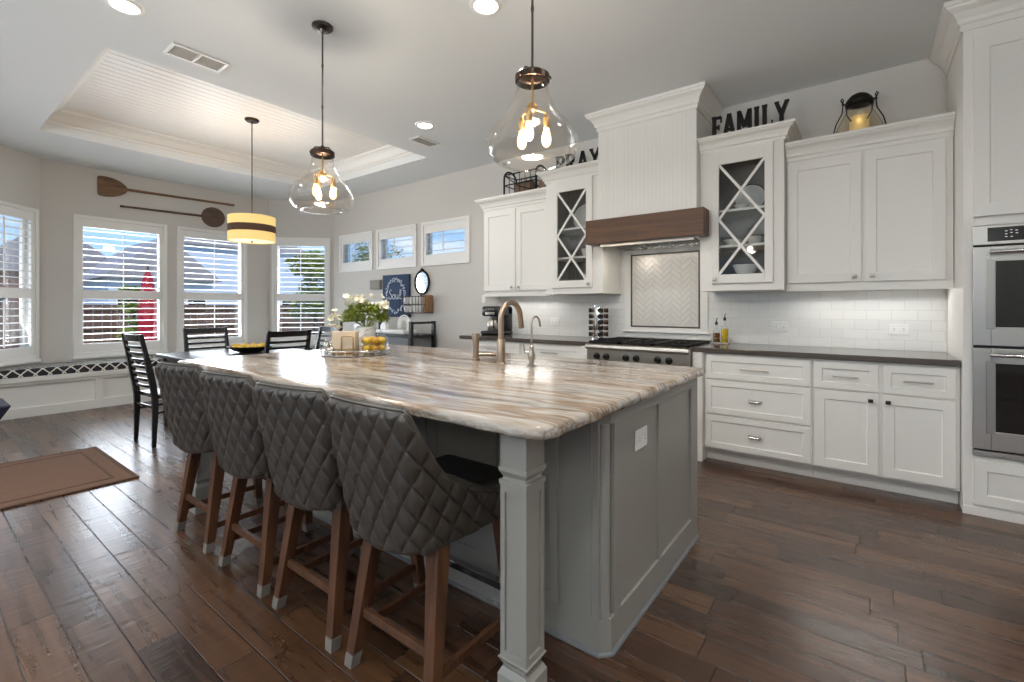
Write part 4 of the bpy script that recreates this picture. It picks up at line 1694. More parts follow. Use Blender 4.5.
def make_stool():
    root = empty('bar_stool', (0, 0, 0), 0, 'x', 'bar stool', 'quilted bar stools along the island')
    # bucket shell
    NU, NV = 290, 130
    side = 0.44

    FL = math.radians(12)

    def path(s, v):
        v = max(0.0, v)
        W = 0.150 + 0.058 * (v ** 0.6)
        yb = -0.255 - 0.075 * v
        rr_ = 0.060
        a = abs(s)
        sg = 1 if s >= 0 else -1
        l1 = W - rr_ * 0.75
        te = PI / 2 - FL
        l2 = rr_ * te
        if a <= l1:
            x, y = a, yb - 0.010 + 0.010 * (a / l1) ** 2
            nx, ny = 0, -1
        elif a <= l1 + l2:
            t = (a - l1) / rr_
            x, y = l1 + rr_ * math.sin(t), yb + rr_ * (1 - math.cos(t))
            nx, ny = math.sin(t), -math.cos(t)
        else:
            d = a - l1 - l2
            x = l1 + rr_ * math.sin(te) + d * math.sin(FL)
            y = yb + rr_ * (1 - math.cos(te)) + d * math.cos(FL)
            nx, ny = math.cos(FL), -math.sin(FL)
        return x * sg, y, nx * sg, ny

    def sstep(t):
        t = max(0, min(1, t))
        return t * t * (3 - 2 * t)

    def ztop(s):
        a = abs(s)
        z = 0.952 - 0.012 * (1 - min(1, a / 0.2) ** 2) * 0
        z -= 0.215 * sstep((a - 0.185) / 0.13)
        z -= 0.10 * sstep((a - 0.265) / 0.22)
        return z

    def zbot(s):
        a = abs(s)
        return 0.505 - 0.022 * math.cos(min(1, a / 0.2) * PI) * 0.5 - 0.01 + 0.03 * sstep((a - 0.3) / 0.25)
    S_ = 0.20 + side - 0.095
    outer, inner = [], []
    bm = new()
    dw, dh = 0.074, 0.112
    for i in range(NU + 1):
        s = -S_ + 2 * S_ * i / NU
        zt, zb = ztop(s), zbot(s)
        col, coli = [], []
        for j in range(NV + 1):
            t = j / NV
            z = zb + (zt - zb) * t
            v = (z - 0.49) / 0.46
            x, y, nx, ny = path(s, v)
            uu = s / dw + z / dh
            vv = s / dw - z / dh
            du, dv = abs(uu - round(uu)), abs(vv - round(vv))
            q_ = min(du, dv)
            puff = 0.0065 * (1 - math.exp(-q_ / 0.045)) + 0.006 * (1 - (1 - 2 * du) ** 2) * (1 - (1 - 2 * dv) ** 2)
            rim_ = min(1, (1 - t) / 0.05, t / 0.04)
            puff *= max(0, rim_) ** 0.5
            round_ = 0.012 * (1 - min(1, (1 - t) / 0.06)) ** 2
            col.append(bm.verts.new((x + nx * (puff - round_), y + ny * (puff - round_), z)))
            th = 0.046
            coli.append(bm.verts.new((x - nx * (th - round_), y - ny * (th - round_), z - 0.0)))
        # rim top
        outer.append(col)
        inner.append(coli)
    for i in range(NU):
        for j in range(NV):
            bm.faces.new([outer[i][j], outer[i + 1][j], outer[i + 1][j + 1], outer[i][j + 1]])
            bm.faces.new([inner[i][j], inner[i][j + 1], inner[i + 1][j + 1], inner[i + 1][j]])
    # rim with crown
    prev = None
    for i in range(NU + 1):
        a, b = outer[i][NV].co, inner[i][NV].co
        m_ = bm.verts.new(((a.x + b.x) / 2, (a.y + b.y) / 2, a.z + 0.010))
        if prev:
            bm.faces.new([outer[i - 1][NV], outer[i][NV], m_, prev])
            bm.faces.new([prev, m_, inner[i][NV], inner[i - 1][NV]])
        prev = m_
    for i in range(NU):
        bm.faces.new([outer[i][0], inner[i][0], inner[i + 1][0], outer[i + 1][0]])
    for i in (0, NU):
        for j in range(NV):
            f = [outer[i][j], outer[i][j + 1], inner[i][j + 1], inner[i][j]]
            bm.faces.new(f)
    shell = obj('backrest', bm, 'leather', root, smooth=True, origin=(0, 0, 0))
    shell.data.set_sharp_from_angle(angle=math.radians(75))
    # piping along the outer rim
    bm = new()
    pts = []
    for i in range(0, NU + 1, 5):
        s = -S_ + 2 * S_ * i / NU
        z = ztop(s) + 0.001
        x, y, nx, ny = path(s, (z - 0.49) / 0.46)
        pts.append((x - nx * 0.012, y - ny * 0.012, z))
    tube(bm, pts, 0.0045, 6)
    obj('piping', bm, 'leather', shell, smooth=True)
    bm = new()
    rbox(bm, -0.185, 0.185, -0.19, 0.235, 0.555, 0.635, 0.03, 4)
    obj('seat', bm, 'leather_seat', root, smooth=True)
    bm = new()
    rbox(bm, -0.19, 0.19, -0.235, 0.215, 0.500, 0.557, 0.012, 2)
    obj('seat_base', bm, 'leather', root, smooth='auto')
    # legs
    LG = [(-1, -1), (1, -1), (-1, 1), (1, 1)]
    P = {}
    for sx_, sy_ in LG:
        bot = Vector((sx_ * 0.200, -0.222 if sy_ < 0 else 0.205, 0))
        top = Vector((sx_ * 0.155, -0.150 if sy_ < 0 else 0.165, 0.50))
        P[(sx_, sy_)] = (bot, top)
        bm = new()

        def quad(c, h, z):
            return [bm.verts.new((c.x + a * h, c.y + b * h, z)) for a, b in ((-1, -1), (1, -1), (1, 1), (-1, 1))]
        z0 = 0.045
        pb = bot.lerp(top, z0 / 0.5)
        q0 = quad(pb, 0.0195, z0)
        q1 = quad(top, 0.0275, 0.50)
        bm.faces.new(q0[::-1])
        bm.faces.new(q1)
        for k_ in range(4):
            bm.faces.new([q0[k_], q0[(k_ + 1) % 4], q1[(k_ + 1) % 4], q1[k_]])
        lg = obj('leg', bm, 'walnut', root, 0.003)
        bm = new()
        q0 = quad(bot, 0.0195, 0.0)
        q1 = quad(pb, 0.0210, z0)
        bm.faces.new(q0[::-1])
        bm.faces.new(q1)
        for k_ in range(4):
            bm.faces.new([q0[k_], q0[(k_ + 1) % 4], q1[(k_ + 1) % 4], q1[k_]])
        obj('foot_cap', bm, 'rubber', lg, 0.002, label='pale grey foot cap')

    def at(k_, z):
        b_, t_ = P[k_]
        return b_.lerp(t_, z / 0.5)

    def rail_(k0, k1, z, w_, h_, name, m_):
        a, b = at(k0, z), at(k1, z)
        d_ = (b - a)
        L = d_.length
        ang = math.atan2(d_.y, d_.x)
        T_ = Matrix.Translation(a) @ Matrix.Rotation(ang, 4, 'Z')
        bm_ = new()
        box(bm_, 0.012, L - 0.012, -w_ / 2, w_ / 2, -h_ / 2, h_ / 2, T_)
        return obj(name, bm_, m_, root, 0.002)
    rail_((-1, -1), (1, -1), 0.185, 0.018, 0.030, 'stretcher', 'walnut')
    rail_((-1, -1), (-1, 1), 0.120, 0.018, 0.030, 'stretcher', 'walnut')
    rail_((1, -1), (1, 1), 0.120, 0.018, 0.030, 'stretcher', 'walnut')
    fr_ = rail_((-1, 1), (1, 1), 0.205, 0.022, 0.030, 'footrest', 'blacksatin')
    a, b = at((-1, 1), 0.222), at((1, 1), 0.222)
    bm = new()
    box(bm, a.x + 0.014, b.x - 0.014, a.y - 0.014, a.y + 0.014, 0.2195, 0.2225)
    obj('footrest_strip', bm, 'chrome', fr_, label='chrome strip on the footrest')
    return root


SY = 1.187
st0 = make_stool()
labs = [(-1.232, 'quilted dark leather bar stool nearest the camera, beside the grey island leg'),
        (-1.752, 'second quilted leather bar stool from the camera along the island'),
        (-2.284, 'third quilted leather bar stool from the camera along the island'),
        (-2.872, 'farthest quilted leather bar stool, next to the black dining chair')]
st0.location = (labs[0][0], SY, 0)
st0['label'] = labs[0][1]
for (x, lb), sw in zip(labs[1:], (8.5, 6.5, 9.5)):
    o = dup(st0, (x, SY, 0), 0.0, lb)
    for c in [c for c in bpy.data.objects if c.parent == o and c.name.split('.')[0] in ('backrest', 'seat', 'seat_base')]:
        c.matrix_basis = Matrix.Rotation(math.radians(sw), 4, 'Z') @ c.matrix_basis

# ------------------------------------------------------------------ dining table and chairs
TXC, TYC = -5.40, 2.25
t = empty('dining_table', (TXC, TYC, 0), 0, 'dark square dining table beyond the far end of the island', 'table')
obj('tabletop', rbox(new(), TXC - 0.55, TXC + 0.55, TYC - 0.60, TYC + 0.60, 0.725, 0.76, 0.006, 2), 'tablewood', t, smooth='auto')
bm = new()
for a in ((-0.49, 0.49, -0.54, -0.52), (-0.49, 0.49, 0.52, 0.54), (-0.49, -0.47, -0.52, 0.52), (0.47, 0.49, -0.52, 0.52)):
    box(bm, TXC + a[0], TXC + a[1], TYC + a[2], TYC + a[3], 0.64, 0.725)
obj('apron', bm, 'tablewood', t, 0.002)
for sx_ in (-1, 1):
    for sy_ in (-1, 1):
        bm = new()
        cxx, cyy = TXC + sx_ * 0.47, TYC + sy_ * 0.52
        a = [bm.verts.new((cxx + i * 0.025, cyy + j * 0.025, 0)) for i, j in ((-1, -1), (1, -1), (1, 1), (-1, 1))]
        b = [bm.verts.new((cxx + i * 0.035, cyy + j * 0.035, 0.725)) for i, j in ((-1, -1), (1, -1), (1, 1), (-1, 1))]
        bm.faces.new(a[::-1])
        bm.faces.new(b)
        for k in range(4):
            bm.faces.new([a[k], a[(k + 1) % 4], b[(k + 1) % 4], b[k]])
        obj('leg', bm, 'tablewood', t, 0.003)


def make_chair():
    root = empty('dining_chair', (0, 0, 0), 0, 'x', 'chair', 'black ladder back dining chairs')
    ht = 1.01

    def ypost(z):
        if z < 0.44:
            return -0.215 + 0.03 * (1 - abs(z - 0.3) / 0.3) * 0.3
        return -0.208 - 0.105 * ((z - 0.44) / 0.57) ** 1.2
    for s in (-1, 1):
        bm = new()
        rings_ = []
        for z in (0, 0.1, 0.2, 0.3, 0.44, 0.55, 0.7, 0.85, ht):
            w_ = 0.0135 + 0.004 * min(1, z / 0.4)
            dx = 0.213 * s
            y = ypost(z)
            d_ = 0.014 + 0.010 * min(1, z / 0.4) - (0.008 if z > 0.8 else 0)
            rings_.append([bm.verts.new((dx + a * w_, y + b * d_, z)) for a, b in ((-1, -1), (1, -1), (1, 1), (-1, 1))])
        for a, b in zip(rings_, rings_[1:]):
            for k_ in range(4):
                bm.faces.new([a[k_], a[(k_ + 1) % 4], b[(k_ + 1) % 4], b[k_]])
        bm.faces.new(rings_[0][::-1])
        bm.faces.new(rings_[-1])
        obj('back_post', bm, 'blacksatin', root, 0.002)
        bm = new()
        a = [bm.verts.new((s * 0.195 + i * 0.013, 0.195 + j * 0.013, 0)) for i, j in ((-1, -1), (1, -1), (1, 1), (-1, 1))]
        b = [bm.verts.new((s * 0.195 + i * 0.019, 0.195 + j * 0.019, 0.43)) for i, j in ((-1, -1), (1, -1), (1, 1), (-1, 1))]
        bm.faces.new(a[::-1])
        bm.faces.new(b)
        for k_ in range(4):
            bm.faces.new([a[k_], a[(k_ + 1) % 4], b[(k_ + 1) % 4], b[k_]])
        obj('leg', bm, 'blacksatin', root, 0.002)

    def slat(z0, z1, name):
        bm_ = new()
        n_ = 8
        rows = []
        for i in range(n_ + 1):
            x = -0.202 + 0.404 * i / n_
            bow = -0.022 * (1 - (x / 0.202) ** 2)
            r_ = []
            for z, dy in ((z0, -0.008), (z1, -0.008), (z1, 0.008), (z0, 0.008)):
                r_.append(bm_.verts.new((x, ypost(z) + dy + bow, z)))
            rows.append(r_)
        for a_, b_ in zip(rows, rows[1:]):
            for k_ in range(4):
                bm_.faces.new([a_[k_], a_[(k_ + 1) % 4], b_[(k_ + 1) % 4], b_[k_]])
        bm_.faces.new(rows[0])
        bm_.faces.new(rows[-1][::-1])
        return obj(name, bm_, 'blacksatin', root, 0.0015)
    slat(0.945, 1.005, 'top_rail')
    for k_ in range(7):
        z = 0.525 + k_ * 0.059
        slat(z, z + 0.026, 'slat')
    bm = new()
    rbox(bm, -0.215, 0.215, -0.20, 0.225, 0.425, 0.462, 0.012, 3)
    obj('seat', bm, 'blacksatin', root, smooth='auto')
    for s in (-1, 1):
        obj('stretcher', box(new(), s * 0.200 - 0.007, s * 0.200 + 0.007, -0.205, 0.185, 0.29, 0.312), 'blacksatin', root, 0.002)
    obj('stretcher', box(new(), -0.19, 0.19, -0.22, -0.204, 0.34, 0.362), 'blacksatin', root, 0.002)
    obj('stretcher', box(new(), -0.19, 0.19, 0.188, 0.204, 0.34, 0.362), 'blacksatin', root, 0.002)
    return root


ch0 = make_chair()
ch0.location = (-5.275, 1.595, 0)
ch0.rotation_euler = (0, 0, math.radians(3))
ch0['label'] = 'black ladder back dining chair left of the farthest bar stool'
dup(ch0, (-5.83, 2.20, 0), math.radians(-88), 'black ladder back chair behind the shallow bowl, before the second bay window')
dup(ch0, (-5.03, 2.45, 0), math.radians(90), 'black ladder back chair against the far end of the island countertop')
dup(ch0, (-5.225, 2.91, 0), PI, 'black ladder back chair seen from its side, left of the flower arrangement')

# fruit bowl on the table
bw_ = obj('shallow_bowl', new() if False else lathe(new(), [(0.001, 0.012), (0.10, 0.014), (0.17, 0.030), (0.22, 0.060), (0.225, 0.066), (0.222, 0.068), (0.165, 0.024), (0.09, 0.0), (0.001, 0.0)], 36, (-5.33, 2.33, 0.76)), 'black', None, smooth='auto')
setp(bw_, 'wide shallow black bowl of yellow fruit on the dining table', 'bowl')
lm = obj('lemon', ball(new(), (0, 0, 0), 0.032, 14, (1.15, 1, 0.9)), 'lemon', None, smooth=True, origin=(0, 0, 0))
setp(lm, 'yellow lemon piled in the shallow black bowl', 'fruit', 'lemons in the shallow black bowl')
spots = [(0, 0, 0.047)] + [(0.078 * math.cos(a), 0.078 * math.sin(a), 0.050) for a in [2 * PI * k / 6 for k in range(6)]]
spots += [(0.150 * math.cos(a + .2), 0.150 * math.sin(a + .2), 0.062) for a in [2 * PI * k / 11 for k in range(11)]]
for k, (dx, dy, dz) in enumerate(spots):
    o = lm if k == 0 else lm.copy()
    if k:
        COL.objects.link(o)
    o.location = (-5.33 + dx, 2.33 + dy, 0.76 + dz)
    o.rotation_euler = (random.uniform(-.4, .4), random.uniform(-.4, .4), random.uniform(0, 6))

# ------------------------------------------------------------------ window bench
def bench():
    root = empty('window_bench', (-7.87, 2.45, 0), 0, 'white panelled window seat built into the bay', 'bench')
    xf = -7.60
    ya, yb = 0.545, 4.405
    g = 0.004
    pol = [(xf, ya), (xf, yb), (-8.146 + g, 3.866), (-8.146 + g, 1.084)]
    bm = new()
    prism(bm, pol, 0, 0.40)
    obj('body', bm, 'white', root)
    pol2 = [(xf + 0.050, ya - 0.012), (xf + 0.050, yb + 0.012), (-8.146 + g, 3.866), (-8.146 + g, 1.084)]
    obj('seat_board', prism(new(), pol2, 0.40, 0.452), 'white', root, 0.003)
    # frame with recessed panels on the front
    bm = new()
    y = ya
    T_ = TY(xf, 0, 0, PI / 2)
    edges = [(0.56, 1.49), (1.57, 2.50), (2.58, 3.51), (3.59, 4.39)]
    box(bm, xf, xf + 0.030, ya, yb, 0.0, 0.11)
    box(bm, xf, xf + 0.030, ya, yb, 0.365, 0.40)
    yy = ya
    for a, b in edges:
        box(bm, xf, xf + 0.030, yy, a, 0.11, 0.365)
        yy = b
    box(bm, xf, xf + 0.030, yy, yb, 0.11, 0.365)
    obj('panel_frame', bm, 'white', root, 0.002)
    bm = new()
    pol3 = [(xf - 0.005, ya + 0.04), (xf - 0.005, yb - 0.04), (-8.135, 3.84), (-8.135, 1.11)]
    b2 = prism(new(), pol3, 0.453, 0.545)
    bmesh.ops.bevel(b2, geom=b2.edges[:], offset=0.018, segments=3, profile=0.5, affect='EDGES')
    merge(bm, b2)
    o = obj('bench_cushion', bm, 'lattice', None, smooth='auto')
    setp(o, 'long charcoal bench cushion with white lattice pattern', 'cushion')


bench()

# ------------------------------------------------------------------ floor mat and accent chair at the left edge
mt = empty('floor_mat', (-4.85, 0.15, 0), 0, 'brown woven floor mat lying on the planks at the left', 'mat')
obj('mat_field', box(new(), -5.44, -4.25, -0.75, 1.065, 0.001, 0.010), 'rugm', mt, 0.003)
bm = new()
for a in ((-5.34, -4.35, 0.95, 0.965), (-5.34, -4.35, -0.65, -0.635), (-5.34, -5.325, -0.635, 0.95), (-4.365, -4.35, -0.635, 0.95)):
    box(bm, a[0], a[1], a[2], a[3], 0.008, 0.0125)
obj('border_line', bm, 'rugborder', mt)
bm = new()
for a in ((-5.455, -4.235, 1.05, 1.08), (-5.455, -4.235, -0.765, -0.735), (-5.455, -5.425, -0.735, 1.05), (-4.265, -4.235, -0.735, 1.05)):
    box(bm, a[0], a[1], a[2], a[3], 0.001, 0.012)
obj('mat_binding', bm, 'rugborder', mt, 0.003)

ac = empty('accent_chair', (-6.3, 0.25, 0), 0, 'navy upholstered chair mostly beyond the left edge of the picture', 'chair')
bm = new()
q0 = [(-6.50, 0.0), (-6.02, 0.0), (-6.02, 0.50), (-6.50, 0.50)]
lo = [bm.verts.new((x, y, 0.20)) for x, y in ((-6.50, 0.05), (-6.06, 0.05), (-6.06, 0.53), (-6.50, 0.53))]
hi = [bm.verts.new((x, y, 0.385)) for x, y in ((-6.56, -0.02), (-5.99, -0.02), (-5.99, 0.625), (-6.56, 0.625))]
bm.faces.new(lo[::-1])
bm.faces.new(hi)
for k in range(4):
    bm.faces.new([lo[k], lo[(k + 1) % 4], hi[(k + 1) % 4], hi[k]])
obj('seat', bm, 'navy', ac, 0.02, seg=3)
obj('backrest', rbox(new(), -6.56, -6.02, -0.12, 0.02, 0.25, 0.85, 0.04, 4), 'navy', ac, smooth='auto')
for x, y in ((-6.45, 0.08), (-6.09, 0.08), (-6.45, 0.50), (-6.09, 0.50)):
    bm = new()
    cyl(bm, (x + (0.04 if x > -6.2 else -0.04), y + (0.03 if y > 0.3 else -0.05), 0), (x, y, 0.22), 0.012, 0.02, 12)
    obj('leg', bm, 'walnut', ac, smooth='auto')

# ------------------------------------------------------------------ glass pendants


def glass_pendant(x, y, label, first=None):
    zc = 2.255
    root = empty('glass_pendant_light', (x, y, 1.85), 0, label, 'pendant lamp', 'glass pendants over the island')
    bm = new()
    lathe(bm, [(0.001, H - 0.001), (0.066, H - 0.001), (0.066, H - 0.012), (0.058, H - 0.020), (0.02, H - 0.026), (0.010, H - 0.045), (0.001, H - 0.045)], 28, (x, y, 0))
    obj('canopy', bm, 'gunmetal', root, smooth='auto')
    bm = new()
    cyl(bm, (x, y, zc + 0.05), (x, y, H - 0.03), 0.0055, seg=10)
    for z in (2.55, 2.82):
        cyl(bm, (x, y, z), (x, y, z + 0.02), 0.0075, seg=10)
    obj('rod', bm, 'gunmetal', root, smooth='auto')
    bm = new()
    lathe(bm, [(0.072, zc - 0.018), (0.076, zc - 0.016), (0.076, zc + 0.010), (0.070, zc + 0.016), (0.020, zc + 0.022), (0.010, zc + 0.05), (0.001, zc + 0.052)], 32, (x, y, 0))
    for k in range(3):
        a = 2 * PI * k / 3 + 0.4
        tube(bm, [(x + 0.062 * math.cos(a), y + 0.062 * math.sin(a), zc + 0.016), (x + 0.045 * math.cos(a), y + 0.045 * math.sin(a), zc + 0.035), (x + 0.012 * math.cos(a), y + 0.012 * math.sin(a), zc + 0.040)], 0.004, 8)
        ball(bm, (x + 0.078 * math.cos(a), y + 0.078 * math.sin(a), zc - 0.008), 0.008, 8)
    cp_ = obj('cap', bm, 'darkbronze', root, smooth='auto')
    # glass: neck flaring to a wide belly, open ring below
    bm = new()
    ctl = [(0.068, 2.243), (0.070, 2.20), (0.082, 2.150), (0.112, 2.09), (0.158, 2.035), (0.190, 1.985), (0.200, 1.945), (0.192, 1.900), (0.165, 1.868), (0.135, 1.855), (0.118, 1.856)]
    ctl = [(a_, 2.243 - (2.243 - b_) * 0.935) for a_, b_ in ctl]
    prof_ = []
    for i in range(len(ctl) - 1):
        p0 = Vector(ctl[max(0, i - 1)])
        p1 = Vector(ctl[i])
        p2 = Vector(ctl[i + 1])
        p3 = Vector(ctl[min(len(ctl) - 1, i + 2)])
        for s in range(4):
            t_ = s / 4
            prof_.append(tuple(0.5 * ((2 * p1) + (p2 - p0) * t_ + (2 * p0 - 5 * p1 + 4 * p2 - p3) * t_ * t_ + (3 * p1 - p0 - 3 * p2 + p3) * t_ ** 3)))
    prof_.append(ctl[-1])
    lathe(bm, prof_, 56, (x, y, 0))
    gs = obj('glass_shade', bm, 'glass_lamp', root, smooth=True)
    bm = new()
    tube(bm, [(x + 0.118 * math.cos(2 * PI * k / 48), y + 0.118 * math.sin(2 * PI * k / 48), 1.881) for k in range(48)], 0.003, 8, closed=True)
    obj('glass_rim', bm, 'glass_pane', gs, smooth=True)
    bm = new()
    cyl(bm, (x, y, 2.13), (x, y, zc), 0.006, seg=10)
    lathe(bm, [(0.001, 2.145), (0.022, 2.14), (0.026, 2.125), (0.02, 2.11), (0.001, 2.105)], 18, (x, y, 0))
    for k in range(3):
        a = 2 * PI * k / 3 + 0.9
        c_, s_ = math.cos(a), math.sin(a)
        tube(bm, [(x + 0.015 * c_, y + 0.015 * s_, 2.12), (x + 0.055 * c_, y + 0.055 * s_, 2.112), (x + 0.066 * c_, y + 0.066 * s_, 2.095)], 0.005, 8)
        lathe(bm, [(0.013, 2.04), (0.015, 2.045), (0.015, 2.085), (0.009, 2.10), (0.001, 2.10)], 14, (x + 0.066 * c_, y + 0.066 * s_, 0))
    obj('socket_cluster', bm, 'gold', root, smooth='auto')
    for k in range(3):
        a = 2 * PI * k / 3 + 0.9
        cx_, cy_ = x + 0.066 * math.cos(a), y + 0.066 * math.sin(a)
        bm = new()
        lathe(bm, [(0.010, 2.045), (0.013, 2.03), (0.0185, 2.008), (0.0205, 1.992), (0.018, 1.974), (0.010, 1.962), (0.001, 1.959)], 16, (cx_, cy_, 0))
        bl = obj('bulb', bm, 'bulb', root, smooth=True)
    return root


glass_pendant(-1.166, 1.69, 'clear glass pendant lamp over the near end of the island')
glass_pendant(-2.835, 1.69, 'clear glass pendant lamp over the far end of the island')
for x in (-1.166, -2.835):
    light('pendant_light', 'POINT', (x, 1.69, 1.99), 16, (1, 0.90, 0.76), 0.05)

# drum pendant over the dining table
dx_, dy_ = -5.412, 2.384
dr = empty('drum_pendant_light', (dx_, dy_, 1.95), 0, 'cream drum pendant lamp with brown band over the dining table', 'pendant lamp')
bm = new()
lathe(bm, [(0.001, 3.326), (0.072, 3.326), (0.072, 3.312), (0.06, 3.30), (0.001, 3.30)], 28, (dx_, dy_, 0))
obj('canopy', bm, 'darkbronze', dr, smooth='auto')
bm = new()
cyl(bm, (dx_, dy_, 2.22), (dx_, dy_, 3.305), 0.0055, seg=10)
obj('rod', bm, 'darkbronze', dr, smooth='auto')
bm = new()
lathe(bm, [(0.232, 1.975), (0.234, 2.245), (0.229, 2.245), (0.227, 1.975), (0.232, 1.975)], 48, (dx_, dy_, 0))
sh = obj('lamp_shade', bm, 'shade', dr, smooth='auto')
bm = new()
lathe(bm, [(0.2338, 2.072), (0.2365, 2.072), (0.2368, 2.147), (0.234, 2.147)], 48, (dx_, dy_, 0))
obj('band', bm, 'shadeband', sh, smooth='auto', label='brown band around the shade')
bm = new()
lathe(bm, [(0.001, 1.978), (0.228, 1.984), (0.228, 1.990), (0.001, 1.984)], 48, (dx_, dy_, 0))
df = obj('diffuser', bm, 'diffuser', dr, smooth='auto')
bm = new()
ball(bm, (dx_, dy_, 1.972), 0.012, 12)
obj('finial', bm, 'darkbronze', df, smooth=True)
light('drum_light', 'POINT', (dx_, dy_, 2.33), 18, (1, 0.92, 0.82), 0.08)

# ------------------------------------------------------------------ recessed lights and vents
CANS = [(-3.60, 0.845, 'recessed ceiling light at the top left, above the near bar stools'),
        (-1.842, 2.172, 'recessed ceiling light between the two glass pendants'),
        (-3.548, 3.232, 'recessed ceiling light beside the small ceiling vent'),
        (-0.1, 2.2, 'added unseen ceiling light in front of the ovens'),  # from here on: out of view, added to brighten the room
        (-0.1, 0.2, 'added unseen ceiling light above the photographer'),
        (-2.2, -1.2, 'added unseen ceiling light behind the bar stools'),
        (-4.4, -1.2, 'added unseen ceiling light above the end of the floor mat'),
        (1.4, 1.0, 'added unseen ceiling light near the right wall')]
for x, y, lb in CANS:
    rc_ = empty('recessed_light', (x, y, H - 0.01), 0, lb, 'ceiling light', 'round recessed ceiling lights')
    bm = new()
    lathe(bm, [(0.072, H - 0.002), (0.072, H - 0.010), (0.078, H - 0.012), (0.096, H - 0.006), (0.098, H - 0.001)], 36, (x, y, 0))
    obj('trim_ring', bm, 'trimwhite', rc_, smooth='auto')
    bm = new()
    cyl(bm, (x, y, H - 0.007), (x, y, H - 0.001), 0.073, seg=36)
    obj('lens', bm, 'can_glow', rc_)
    L_ = light('can_light', 'AREA', (x, y, H - 0.016), 8, (0.98, 1.0, 1.0), 0.13)
    L_.data.spread = math.radians(150)


def vent(x, y, w, l, rz, label, double=True):
    root = empty('ceiling_vent', (x, y, H - 0.012), rz, label, 'vent')
    T_ = TY(x, y, 0, rz)
    bm = new()
    fr_ = 0.022
    z0, z1 = H - 0.010, H - 0.001
    box(bm, -w / 2, w / 2, -l / 2, -l / 2 + fr_, z0, z1, T_)
    box(bm, -w / 2, w / 2, l / 2 - fr_, l / 2, z0, z1, T_)
    box(bm, -w / 2, -w / 2 + fr_, -l / 2 + fr_, l / 2 - fr_, z0, z1, T_)
    box(bm, w / 2 - fr_, w / 2, -l / 2 + fr_, l / 2 - fr_, z0, z1, T_)
    if double:
        box(bm, -w / 2 + fr_, w / 2 - fr_, -0.008, 0.008, z0, z1, T_)
    obj('frame', bm, 'trimwhite', root, 0.002)
    bm = new()
    n_ = 9
    for k in range(n_):
        xx = -w / 2 + fr_ + (w - 2 * fr_) * (k + 0.5) / n_
        R_ = T_ @ Matrix.Translation((xx, 0, H - 0.006)) @ Matrix.Rotation(math.radians(35), 4, 'Y')
        box(bm, -0.006, 0.006, -l / 2 + fr_, l / 2 - fr_, -0.0008, 0.0008, R_)
    obj('slats', bm, 'ventgrey', root)
    obj('backing', box(new(), -w / 2 + 0.01, w / 2 - 0.01, -l / 2 + 0.01, l / 2 - 0.01, H - 0.0015, H - 0.0005, T_), 'trimwhite', root)
    return root


vent(-3.93, 1.345, 0.20, 0.37, 0, 'double white ceiling vent between the tray and the near ceiling light')
vent(-3.90, 3.55, 0.17, 0.32, 0, 'small white ceiling vent near the corner of the tray ceiling', False)

# ------------------------------------------------------------------ pizza peels on the bay wall
px_ = Xw + 0.022
Tw = Matrix(((0, 0, 1, px_), (1, 0, 0, 0), (0, 1, 0, 0), (0, 0, 0, 1)))  # local (y, z) polygon -> world, thickness along x
pe = empty('pizza_peel', (px_, 2.3, 2.85), 0, 'upper wooden pizza peel with squared blade on the left', 'pizza peel')
Rp = Tw @ Matrix.Translation((1.625, 2.865, 0)) @ Matrix.Rotation(math.radians(1.0), 4, 'Z')
pol = [(0.02, -0.128), (0.0, -0.11), (0.0, 0.12), (0.02, 0.135), (0.09, 0.137), (0.17, 0.125), (0.24, 0.095), (0.29, 0.055), (0.315, 0.018), (0.315, -0.018), (0.29, -0.055), (0.24, -0.09), (0.16, -0.122), (0.09, -0.132)]
obj('blade', prism(new(), pol, -0.010, 0.010, Rp), 'oldwood', pe, 0.005)
bm = new()
a = Rp @ Vector((0.31, 0, 0))
b = Rp @ Vector((1.68, 0.0, 0))
tube(bm, [a, a.lerp(b, 0.5), b], [0.020, 0.016, 0.018], 10)
obj('handle', bm, 'oldwood', pe, smooth='auto')
pe = empty('pizza_peel', (px_, 2.3, 2.62), 0, 'lower round wooden pizza peel with its handle pointing left', 'pizza peel')
Rp = Tw @ Matrix.Translation((1.86, 2.632, 0)) @ Matrix.Rotation(math.radians(0.8), 4, 'Z')
pol = [(1.145 + 0.165 * math.cos(2 * PI * k / 28), 0.005 + 0.155 * math.sin(2 * PI * k / 28)) for k in range(28)]
obj('blade', prism(new(), pol, -0.010, 0.010, Rp), 'darkwood', pe, 0.005)
bm = new()
a = Rp @ Vector((0.0, 0, 0))
b = Rp @ Vector((0.99, 0.005, 0))
tube(bm, [a, a.lerp(b, 0.06), a.lerp(b, 0.12), b], [0.017, 0.013, 0.014, 0.018], 10)
obj('handle', bm, 'darkwood', pe, smooth='auto')

